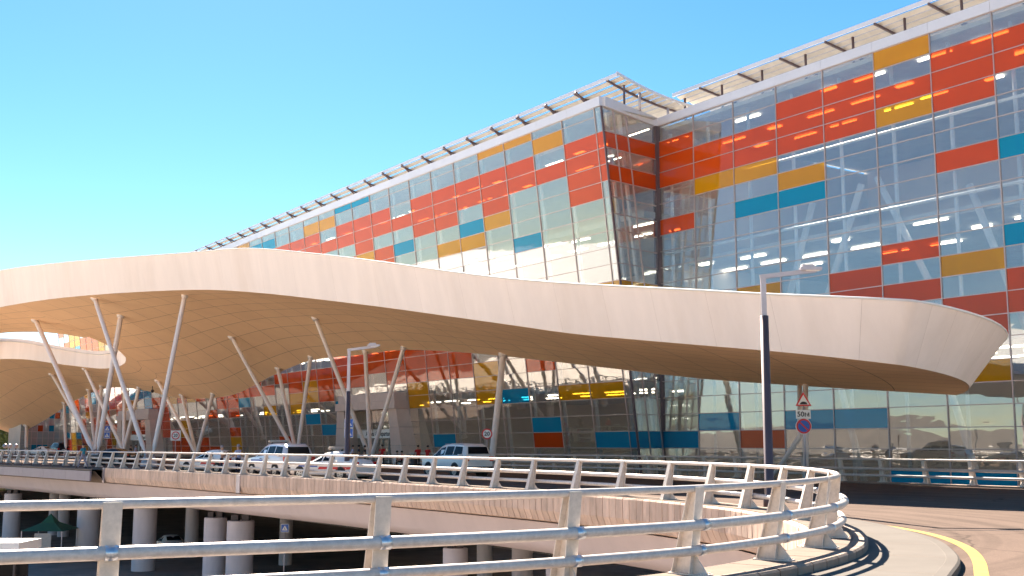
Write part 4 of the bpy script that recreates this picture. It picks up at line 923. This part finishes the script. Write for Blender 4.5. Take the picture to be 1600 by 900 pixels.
# ================================================================== vehicles
def car(name, label, cat, center, heading, st, paint, Lh, wheels, wr, roofbar=None, stripes=False, group='vehicles on the forecourt', zg=ROAD, suv=False, text=None):
    """st: stations (x, z bottom, z belt, z roof, half width, half roof width)"""
    t = thing(name, label, cat, (center[0], center[1], zg), group, heading)
    Mx = PM[t.name]
    def ring(s):
        x, zb, zl, zr, w_, rw = s; y = [(.0, zb), (w_ * .8, zb), (w_ * .97, zb + .10), (w_, zb + (zl - zb) * .55), (w_ * .965, zl), (rw, max(zr - .06, zl + .005)), (rw * .82, zr), (0, zr + .025)]
        return [(x, a, b) for a, b in y] + [(x, -a, b) for a, b in reversed(y[1:-1])]
    R_ = [ring(s) for s in st]; n = len(R_[0]); vs = [v for r in R_ for v in r]; fs = []
    for i in range(len(R_) - 1):
        for j in range(n): fs.append((i*n + j, i*n + (j+1) % n, (i+1)*n + (j+1) % n, (i+1)*n + j))
    fs.append(tuple(range(n))); fs.append(tuple((len(R_) - 1)*n + j for j in range(n - 1, -1, -1)))
    loc = lambda vs: [Mx @ Vector(v) for v in vs]
    b = obj('body', loc(vs), fs, paint, t); shade_auto(b, 40)
    ip = lambda x, k: float(np.interp(x, [s[0] for s in reversed(st)], [s[k] for s in reversed(st)]))
    def side(x, f, sg): 
        w_, zl, zr, rw = ip(x, 4) * .965, ip(x, 2), ip(x, 3) - .06, ip(x, 5)
        return Vector((x, sg * (w_ + (rw - w_) * f + .012), zl + (zr - zl) * f))
    for sg in (1, -1):
        for xa, xb, c0, c1 in Lh['side']:
            q = [side(xa, .1, sg), side(xb, .1, sg), side(xb - c1, .88, sg), side(xa + c0, .88, sg)]
            obj('window', loc(q), [(0, 1, 2, 3)], 'g_dark', t)
    for nm, (xa, xb) in (('windscreen', Lh['front']), ('rear_window', Lh['rear'])):
        q = []
        for x, f in ((xa, .06), (xb, .94)):
            pass
        za, zb_ = ip(xa, 3), ip(xb, 3); ra, rb = ip(xa, 5) * .86, ip(xb, 5) * .86; o = .035 if nm == 'windscreen' else -.035
        q = [(xa + o, -ra, za + .03), (xa + o, ra, za + .03), (xb + o, rb, zb_ + .0), (xb + o, -rb, zb_ + .0)]
        obj(nm, loc(q), [(0, 1, 2, 3)], 'g_dark', t)
    for x in wheels:
        for sg in (1, -1):
            w_ = ip(x, 4)
            mb = MB(); mb.tube([(x, sg * (w_ - .24), wr), (x, sg * (w_ + .004), wr)], wr * 1.17, 20); mb.v = loc(mb.v); mb.build('wheel_arch', 'plastic', t)
            mb = MB(); mb.tube([(x, sg * (w_ - .2), wr), (x, sg * (w_ - .01), wr), (x, sg * (w_ + .018), wr)], [wr, wr, wr * .93], 22); mb.v = loc(mb.v); wh = mb.build('wheel', 'tyre', t)
            mb = MB(); mb.tube([(x, sg * (w_ + .0), wr), (x, sg * (w_ + .028), wr)], [wr * .66, wr * .6], 18)
            mb.v = loc(mb.v); mb.build('rim', 'rim', wh)
            for k in range(5):
                a = 2 * math.pi * k / 5; mb = MB(); mb.box((x + wr * .34 * math.cos(a), sg * (w_ + .03), wr + wr * .34 * math.sin(a)), .06, .01, .06); mb.v = loc(mb.v); mb.build('rim_gap', 'plastic', wh)
    xr, xf = st[-1][0], st[0][0]; wf = st[-2][4]
    for sg in (1, -1):
        zq = .95 if not suv else 1.12
        mb = MB(); mb.box((xr + .06, sg * (wf - .13), zq - .08), .18, .24, .26 if suv else .16); mb.v = loc(mb.v); mb.build('tail_light', 'taillight', t)
        mb = MB(); mb.box((xf - .12, sg * (st[1][4] - .2), .72 if not suv else .95), .2, .34, .15); mb.v = loc(mb.v); mb.build('headlight', 'signwhite', t)
        mb = MB(); mb.box((Lh['side'][0][1] - .15 if False else Lh['side'][0][0] - .05, sg * (ip(.5, 4) + .1), ip(.5, 2) + .08), .14, .2, .14); mb.v = loc(mb.v); mb.build('mirror', paint, t)
        for hx in Lh.get('handles', ()): mb = MB(); mb.box((hx, sg * (ip(hx, 4) + .002), ip(hx, 2) - .1), .2, .03, .035); mb.v = loc(mb.v); mb.build('handle', 'plastic', t)
        if stripes:
            for k, (za, zb_, mm, x0, x1) in enumerate(((.66, .78, 'blue', xf - .75, .2), (.56, .655, 'red', .15, xr + .35))):
                zz = (zb_ + za) / 2 + (.2 if suv else .02); xs = np.linspace(x0, x1, 7); q = []
                for x in xs: q += [Vector((x, sg * (ip(x, 4) * .99 + .012), zz - .06)), Vector((x - .1, sg * (ip(x, 4) * .985 + .012), zz + .07))]
                obj('stripe', loc(q), [(2*i, 2*i + 2, 2*i + 3, 2*i + 1) for i in range(6)], mm, t)
    mb = MB(); mb.box((xr + .02, 0, .50), .14, 2 * wf * .93, .24); mb.v = loc(mb.v); mb.build('rear_bumper', 'plastic' if suv else paint, t)
    mb = MB(); mb.box((xr - .02, 0, .80 if not suv else .92), .06, .52, .12); mb.v = loc(mb.v); mb.build('number_plate', 'signwhite', t)
    if suv:
        for sg in (1, -1): mb = MB(); mb.tube([(.1, sg * .62, st[4][3] + .06), (-1.9, sg * .64, st[4][3] + .07)], .025, 6); mb.v = loc(mb.v); mb.build('roof_rail', 'lampgrey', t)
    if roofbar:
        x, z = roofbar; mb = MB(); mb.tube([(x, -.62, z), (x, -.55, z + .0), (x, .55, z), (x, .62, z)], [.05, .075, .075, .05], 10); mb.v = loc(mb.v); mb.build('light_bar', 'cloth_cream', t, True)
        for yy in (-.4, .4): mb = MB(); mb.box((x, yy, z - .1), .1, .06, .14); mb.v = loc(mb.v); mb.build('light_bar_foot', 'plastic', t)
    if text:
        Rr = Matrix.Rotation(heading, 4, 'Z') @ frame(Vector((0, -1, 0)), up3, Vector((-1, 0, 0)))
        text_mesh(text[0], text[1], text[2], t, Mx @ Vector((xr - .035, text[3], text[4])), Rr, bold=.004)
    return t
SEDAN = [(2.30, .36, .58, .62, .62, .50), (2.18, .24, .68, .72, .80, .64), (1.75, .2, .78, .83, .88, .72), (1.1, .2, .88, .93, .89, .74), (.72, .2, .90, .98, .89, .70), (.02, .2, .93, 1.38, .89, .58), (-.45, .2, .95, 1.46, .89, .57), (-1.05, .2, .96, 1.41, .89, .57), (-1.72, .2, .97, 1.08, .88, .66), (-2.15, .22, .94, 1.02, .84, .66), (-2.32, .36, .82, .86, .76, .6)]
SUVS = [(2.42, .45, .85, .90, .70, .58), (2.30, .32, .98, 1.04, .86, .70), (1.9, .28, 1.06, 1.12, .94, .78), (1.05, .28, 1.12, 1.19, .95, .78), (.32, .28, 1.15, 1.76, .95, .68), (-.5, .28, 1.17, 1.86, .95, .69), (-1.9, .28, 1.18, 1.83, .95, .70), (-2.22, .3, 1.18, 1.70, .94, .70), (-2.36, .32, 1.16, 1.24, .92, .78), (-2.46, .45, .95, 1.0, .86, .74)]
WS = dict(side=[(-.95, -.12, .22, .02), (-.05, .66, .02, .55)], front=(.74, .04), rear=(-1.68, -1.10), handles=(-.15, .62))
WU = dict(side=[(-2.08, -1.2, .12, .02), (-1.12, -.3, .02, .02), (-.22, .92, .02, .52)], front=(1.02, .36), rear=(-2.35, -2.225), handles=(-.6, .35))
hd = lambda a: math.pi / 2 + a
g_ = lambda px, Y: (at_y(px, 720, Y).x, Y)
car('off_road_car', 'white off-road car parked right of the entrance portal, seen from behind', 'car', g_(712, 63.5), hd(.60), SUVS, 'white_paint', WU, (1.45, -1.42), .39, suv=True)
car('police_car', 'silver white police off-road car with roof light bar and red tail lights', 'car', g_(436, 62.8), hd(.66), SUVS, 'silver_paint', WU, (1.45, -1.42), .39, roofbar=(.1, 1.98), stripes=True, suv=True)
car('police_car', 'white police saloon with blue and red stripes behind the lamp shaft', 'car', g_(519, 58.0), hd(.98), SEDAN, 'white_paint', WS, (1.42, -1.38), .33, roofbar=(-.3, 1.62), stripes=True)
car('police_car', 'white police saloon beside the two officers at the railing', 'car', g_(332, 72.5), hd(1.0), SEDAN, 'white_paint', WS, (1.42, -1.38), .33, stripes=True)
car('saloon_car', 'dark saloon car left of the distant portal', 'car', g_(172, 100), hd(1.25), SEDAN, 'dark_paint', WS, (1.42, -1.38), .33)
VAN = [(s[0], s[1], s[2], s[3] + (.25 if s[3] > 1.3 else 0), s[4], s[5]) for s in SUVS]
car('van', 'small dark van at the far left roadside before the pale end block', 'van', g_(89, 185), hd(.75), VAN, 'dark_paint', WU, (1.45, -1.42), .37, suv=True)
car('saloon_car', 'distant white saloon car at the far left beside the van', 'car', g_(62, 175), hd(1.2), SEDAN, 'white_paint', WS, (1.42, -1.38), .33)
car('saloon_car', 'white saloon car parked in the dark below the bridge', 'car', g_(270, 92), hd(.5), SEDAN, 'white_paint', WS, (1.42, -1.38), .33, zg=LZ + .03)
# ================================================================== people
def person(label, x, y, z, face, top, legs, stride=.0, h=1.74, arms=(.0, .0), hat=None, hair='hair', group=None, sit=False, elbow=.25):
    t = thing('person', label, 'person', (x, y, z), group, face); k = h / 1.74
    hipz = .92 if not sit else .48
    J = {'pel': (0, 0, hipz), 'waist': (.01, 0, hipz + .14), 'chest': (.02, 0, hipz + .36), 'neck': (.02, 0, hipz + .53), 'head': (.04, 0, hipz + .64), 'crown': (.035, 0, hipz + .76)}
    Rr = {'pel': (.155, .13), 'waist': (.145, .115), 'chest': (.165, .12), 'neck': (.055, .055), 'head': (.085, .095), 'crown': (.062, .07)}
    E = [('pel', 'waist'), ('waist', 'chest'), ('chest', 'neck'), ('neck', 'head'), ('head', 'crown')]
    for i, sg in enumerate((1, -1)):
        n = 'LR'[i]; s = stride * sg
        J['hip' + n] = (0, .09 * sg, hipz - .04)
        if sit: J['kne' + n] = (.42, .11 * sg, .50); J['ank' + n] = (.44, .11 * sg, .09); J['toe' + n] = (.60, .12 * sg, .05)
        else: J['kne' + n] = (s * .55 + .03, .10 * sg, .50); J['ank' + n] = (s * 1.0 - (.06 if s < 0 else 0), .10 * sg, .085); J['toe' + n] = (s * 1.0 + .17, .12 * sg, .045)
        J['sho' + n] = (.01, .19 * sg, hipz + .46); a = arms[i]
        J['elb' + n] = (.01 + math.sin(a) * .28, .245 * sg, hipz + .46 - math.cos(a) * .28); b = a + elbow * 2
        J['wri' + n] = (J['elb' + n][0] + math.sin(b) * .25, .235 * sg, J['elb' + n][2] - math.cos(b) * .25)
        J['han' + n] = (J['wri' + n][0] + math.sin(b) * .13, .22 * sg, J['wri' + n][2] - math.cos(b) * .13)
        Rr.update({'hip' + n: (.095, .095), 'kne' + n: (.062, .062), 'ank' + n: (.042, .042), 'toe' + n: (.045, .035), 'sho' + n: (.07, .07), 'elb' + n: (.046, .046), 'wri' + n: (.032, .032), 'han' + n: (.036, .028)})
        E += [('pel', 'hip' + n), ('hip' + n, 'kne' + n), ('kne' + n, 'ank' + n), ('ank' + n, 'toe' + n), ('chest', 'sho' + n), ('sho' + n, 'elb' + n), ('elb' + n, 'wri' + n), ('wri' + n, 'han' + n)]
    names = list(J); me = bpy.data.meshes.new('b'); me.from_pydata([tuple(c * k for c in J[n]) for n in names], [(names.index(a), names.index(b)) for a, b in E], [])
    o = bpy.data.objects.new('b', me); COL.objects.link(o); md = o.modifiers.new('s', 'SKIN'); md.use_smooth_shade = True
    for i, n in enumerate(names): me.skin_vertices[0].data[i].radius = tuple(c * k for c in Rr[n])
    me.skin_vertices[0].data[0].use_root = True
    sb = o.modifiers.new('u', 'SUBSURF'); sb.levels = 2; sb.render_levels = 2; bpy.context.view_layer.update()
    m2 = bpy.data.meshes.new_from_object(o.evaluated_get(bpy.context.evaluated_depsgraph_get())); bpy.data.objects.remove(o)
    m2.materials.clear(); mats = [top, legs, 'skin', 'cloth_black']; [m2.materials.append(M[a]) for a in mats]
    segs = [(Vector(J[a]) * k, Vector(J[b]) * k, b) for a, b in E]
    def part(c):
        best = None
        for a, b, nm in segs:
            ab = b - a; f = max(0, min(1, (c - a).dot(ab) / ab.length_squared)); dd = (c - a - ab * f).length
            if best is None or dd < best[0]: best = (dd, nm, f)
        nm, f = best[1], best[2]
        if nm in ('head', 'crown') or nm[:3] in ('wri', 'han') or (nm[:3] == 'elb' and f > .55) or (nm == 'neck' and f > .8): return 2
        if nm[:3] == 'toe': return 3
        if nm[:3] in ('kne', 'ank'): return 1
        if nm[:3] == 'hip' or (nm == 'waist' and f < .25): return 1
        return 0
    for p in m2.polygons: p.material_index = part(p.center); p.use_smooth = True
    m2.name = 'body'; ob = bpy.data.objects.new('body', m2); COL.objects.link(ob); ob.parent = t
    hz = (J['crown'][2]) * k
    mb = MB(); mb.ball((.015, 0, hz + .005), .105 * k, 12, sz=.85); m3 = mb.build('cap' if hat else 'hair', hat or hair, None, True); m3.parent = t
    return t
gp = lambda px, Y, z=ROAD: (at_y(px, 720, Y).x, Y, z)
x, y, z = gp(346, 68.5); person('officer in white shirt and grey cap beside the police saloon', x, y, z, math.radians(20), 'cloth_white', 'cloth_navy', arms=(.5, .1), hat='cap_grey', elbow=.5)
x, y, z = gp(372, 67.2); person('officer in lilac shirt and grey cap leaning by the railing', x, y, z, math.radians(150), 'cloth_lilac', 'cloth_navy', arms=(.2, .6), hat='cap_grey', h=1.8, elbow=.5)
x, y, z = gp(130.5, 78.3, 0.0); pw2 = RC.off(RC.near(-29.9, 80.5), -.75); person('person in teal shirt and pale jeans walking on the walkway at left', at_y(130.5, 700, pw2.y).x, pw2.y, 0.0, math.radians(165), 'cloth_teal', 'cloth_jeans', stride=.3, arms=(.35, -.25), elbow=.3)
for px, Y, tp, lg, fc, lab, kw in (
    (551, 92, 'cloth_lilac', 'cloth_jeans', 200, 'person in lilac shirt left of the sliding doors', {}),
    (560, 93, 'cloth_navy', 'cloth_black', 10, 'person in navy jacket at the sliding doors', {}),
    (570, 90, 'cloth_black', 'cloth_black', 180, 'person in long black clothes beside the column foot', {}),
    (597, 91, 'cloth_red', 'cloth_black', 90, 'person in red shirt standing before the doors', {}),
    (620, 90, 'cloth_cream', 'cloth_navy', 0, 'seated person in pale shirt right of the doors', dict(sit=True)),
    (628, 89.5, 'cloth_red', 'cloth_black', 180, 'seated person in dark red right of the doors', dict(sit=True)),
    (653, 86, 'cloth_red', 'cloth_black', 120, 'person in red shirt standing nearest the white off-road car', {}),
    (668, 86, 'cloth_red', 'cloth_black', 60, 'person in red shirt behind the bonnet of the white off-road car', {}),
    (203, 118, 'cloth_black', 'cloth_black', 0, 'person in dark clothes left in the distant doorway', {}),
    (211, 120, 'cloth_lilac', 'cloth_black', 0, 'person in lilac top right in the distant doorway', {})):
    x, y, z = gp(px, Y); person(lab, x, y, z, math.radians(fc), tp, lg, arms=(random.uniform(-.1, .5), random.uniform(-.1, .5)), h=random.uniform(1.68, 1.8), group='people at the terminal doors', **kw)
# chairs and a table for the seated pair
for px, Y, lab in ((619.5, 90.1, 'white plastic chair under the seated person in pale shirt'), (628.5, 89.6, 'white plastic chair under the seated person in dark red')):
    x, y, z = gp(px, Y); t = thing('chair', lab, 'chair', (x, y, z), 'chairs by the entrance')
    MB().box((x, y, z + .43), .46, .46, .04).build('seat', 'signwhite', t)
    MB().box((x, y + .23, z + .68), .46, .03, .46).build('backrest', 'signwhite', t)
    for a in (-.2, .2):
        for b in (-.2, .2): MB().box((x + a, y + b, z + .21), .035, .035, .42).build('leg', 'signwhite', t)
def trolley(px, Y, a, label):
    x, y, z = gp(px, Y); t = thing('luggage_trolley', label, 'trolley', (x, y, z), 'luggage trolleys by the doors', a); Mx = PM[t.name]
    def bx(nm, c, sx, sy, sz, m):
        mb = MB().box(c, sx, sy, sz); mb.v = [Mx @ v for v in mb.v]; mb.build(nm, m, t)
    bx('platform', (0, 0, .2), .95, .55, .04, 'rim'); bx('back_frame', (-.45, 0, .6), .04, .55, .78, 'rim'); bx('handle', (-.55, 0, 1.0), .05, .6, .05, 'red')
    for dx in (-.35, .35):
        for dy in (-.22, .22): bx('wheel', (dx, dy, .08), .16, .05, .16, 'tyre')
trolley(640, 88, .4, 'steel luggage trolley right of the seated pair'); trolley(587, 91, 2.2, 'steel luggage trolley left of the standing red shirt')
def bin_(px, Y, label):
    x, y, z = gp(px, Y); t = thing('litter_bin', label, 'bin', (x, y, z), 'litter bins on the forecourt')
    MB().tube([(x, y, z), (x, y, z + .8), (x, y, z + .84)], [.24, .24, .2], 14).build('drum', 'darkmetal', t); MB().tube([(x, y, z + .86), (x, y, z + .92)], [.27, .25], 14).build('lid', 'lampgrey', t)
bin_(646, 85.5, 'dark litter bin left of the white off-road car'); bin_(536, 95, 'dark litter bin at the left pillar of the large portal')
# ================================================================== lower level
x, y = at_y(80, 800, 86).x, 86.0; t = thing('market_tent', 'dark green pop-up tent on the lower level at left', 'tent', (x, y, LZ))
MB().add([(x - 1.6, y - 1.6, LZ + 2.3), (x + 1.6, y - 1.6, LZ + 2.3), (x + 1.6, y + 1.6, LZ + 2.3), (x - 1.6, y + 1.6, LZ + 2.3), (x - .5, y - .5, LZ + 2.85), (x + .5, y - .5, LZ + 2.85), (x + .5, y + .5, LZ + 2.85), (x - .5, y + .5, LZ + 2.85), (x, y, LZ + 3.5)], [(0, 1, 5, 4), (1, 2, 6, 5), (2, 3, 7, 6), (3, 0, 4, 7), (4, 5, 8), (5, 6, 8), (6, 7, 8), (7, 4, 8)]).build('roof', 'cloth_green', t)
for a, b in ((-1, -1), (1, -1), (1, 1), (-1, 1)): MB().box((x + a * 1.5, y + b * 1.5, LZ + 1.15), .06, .06, 2.3).build('pole', 'lampgrey', t)
MB().box((x + .1, y - 1.52, LZ + 1.2), 1.25, .03, 1.9).build('side_sheet', 'cloth_cream', t)
x, y = at_y(6, 800, 64).x, 64.0; t = thing('kiosk', 'small white kiosk with flat roof at the lower left edge', 'kiosk', (x, y, LZ))
MB().box((x, y, LZ + 3.1), 3.2, 3, .5).build('roof', 'signwhite', t); MB().box((x, y, LZ + .5), 2.8, 2.6, 1.0).build('counter', 'girder', t)
for a in (-1.3, 0, 1.3): MB().box((x + a, y - 1.2, LZ + 1.9), .1, .1, 1.9).build('post', 'darkmetal', t)
MB().box((x, y + .6, LZ + 1.9), 2.6, .06, 1.8).build('window', 'g_dark', t)
# far-left greenery, house
gp_ = [at_z(-60, 747, LZ + .05), at_z(30, 752, LZ + .05), at_z(30, 765, LZ + .05), at_z(-60, 772, LZ + .05)]
gr = fill_poly('grass', [(p.x, p.y) for p in gp_], LZ + .06, 'grass', 'structure')
x, y = at_y(-14, 650, 330).x, 330.0; t = thing('house', 'pink rendered house with dark windows at the left edge', 'house', (x, y, LZ))
MB().box((x, y, LZ + 11), 11, 10, 22).build('wall', 'pinkwall', t)
for zz in (3, 7.5, 12, 16.5):
    for a in (-3.5, 0, 3.9): 
        w0 = MB().box((x + a, y - 5.02, LZ + zz + 1), 1.7, .1, 2.4).build('window', 'g_dark', t)
        MB().box((x + a, y - 5.08, LZ + zz - .3), 2.0, .2, .15).build('sill', 'signwhite', w0)
def tree(px, Y, hgt, rad, label, seed):
    rn = random.Random(seed); b = at_y(px, 690, Y); b.z = LZ
    t = thing('tree', label, 'tree', b, 'trees beyond the far end of the forecourt')
    pts = [b + Vector((rn.uniform(-.2, .2) * k, rn.uniform(-.2, .2) * k, hgt * .16 * k)) for k in range(5)]
    mb = MB(); mb.tube(pts, [.35, .3, .24, .18, .1], 8)
    for k in range(6):
        a = rn.uniform(0, 6.28); s = pts[1 + k % 4]; mb.tube([s, s + Vector((math.cos(a) * rad * .6, math.sin(a) * rad * .6, hgt * .22))], [.12, .04], 6)
    mb.build('trunk', 'bark', t, True)
    cl = [(Vector((rn.gauss(0, rad * .45), rn.gauss(0, rad * .45), hgt * rn.uniform(.32, .95))), rn.uniform(.25, .5) * rad) for _ in range(26)]
    lf = MB()
    for _ in range(2600):
        c, r = rn.choice(cl); v = Vector((rn.gauss(0, 1), rn.gauss(0, 1), rn.gauss(0, 1))).normalized() * r * rn.uniform(.5, 1.05); p = b + c + v
        u1 = Vector((rn.gauss(0, 1), rn.gauss(0, 1), rn.gauss(0, 1))).normalized(); u2 = u1.orthogonal().normalized(); s = rn.uniform(.18, .38)
        lf.add([p - u1 * s, p + u2 * s * .6, p + u1 * s, p - u2 * s * .6], [(0, 1, 2, 3)])
    lf.build('crown', 'leaf', t)
tree(12, 260, 19, 5.5, 'broad green tree left of the pale end block', 1); tree(27, 250, 17.5, 5, 'green tree close beside the pale end block', 2); tree(-6, 280, 18, 5, 'green tree partly behind the pink house', 3); tree(38, 290, 16, 5, 'smaller tree half hidden by the pale end block', 4)
for px, Y, lab in ((8, 118, 'leftmost of three round bollard lamps at the far left'), (15, 121, 'middle of three round bollard lamps at the far left'), (25, 124, 'rightmost of three round bollard lamps at the far left')):
    c = at_y(px, 697, Y); t = thing('globe_lamp', lab, 'lamp', (c.x, Y, ROAD), 'round lamps at the far left')
    MB().tube([(c.x, Y, ROAD), (c.x, Y, c.z - .2)], .05, 8).build('post', 'darkmetal', t); MB().ball((c.x, Y, c.z), .25, 12).build('globe', 'lampgrey', t, True)
# ================================================================== hills round the plain behind the viewer (mirrored in the glass)
vs = []; fs = []; rn = random.Random(3); nA = 150
for i in range(nA + 1):
    a = math.radians(95) + math.radians(350 - 95 + 10) * i / nA
    hh = 26 + 22 * math.sin(i * .21) + 14 * math.sin(i * .57 + 1) + rn.uniform(-5, 5)
    for rr, z in ((260, LZ - 1), (420, LZ + 5 + rn.uniform(-1, 1)), (800, LZ + 16 + rn.uniform(-3, 3)), (1500, LZ + hh * 1.0), (2600, LZ + hh * 1.9 + rn.uniform(-4, 4)), (3200, LZ - 5)): vs.append((rr * math.cos(a), rr * math.sin(a), z))
for i in range(nA):
    for j in range(5): fs.append((i * 6 + j, (i + 1) * 6 + j, (i + 1) * 6 + j + 1, i * 6 + j + 1))
h_ = obj('hills', vs, fs, 'hill', None, True); h_['kind'] = 'structure'
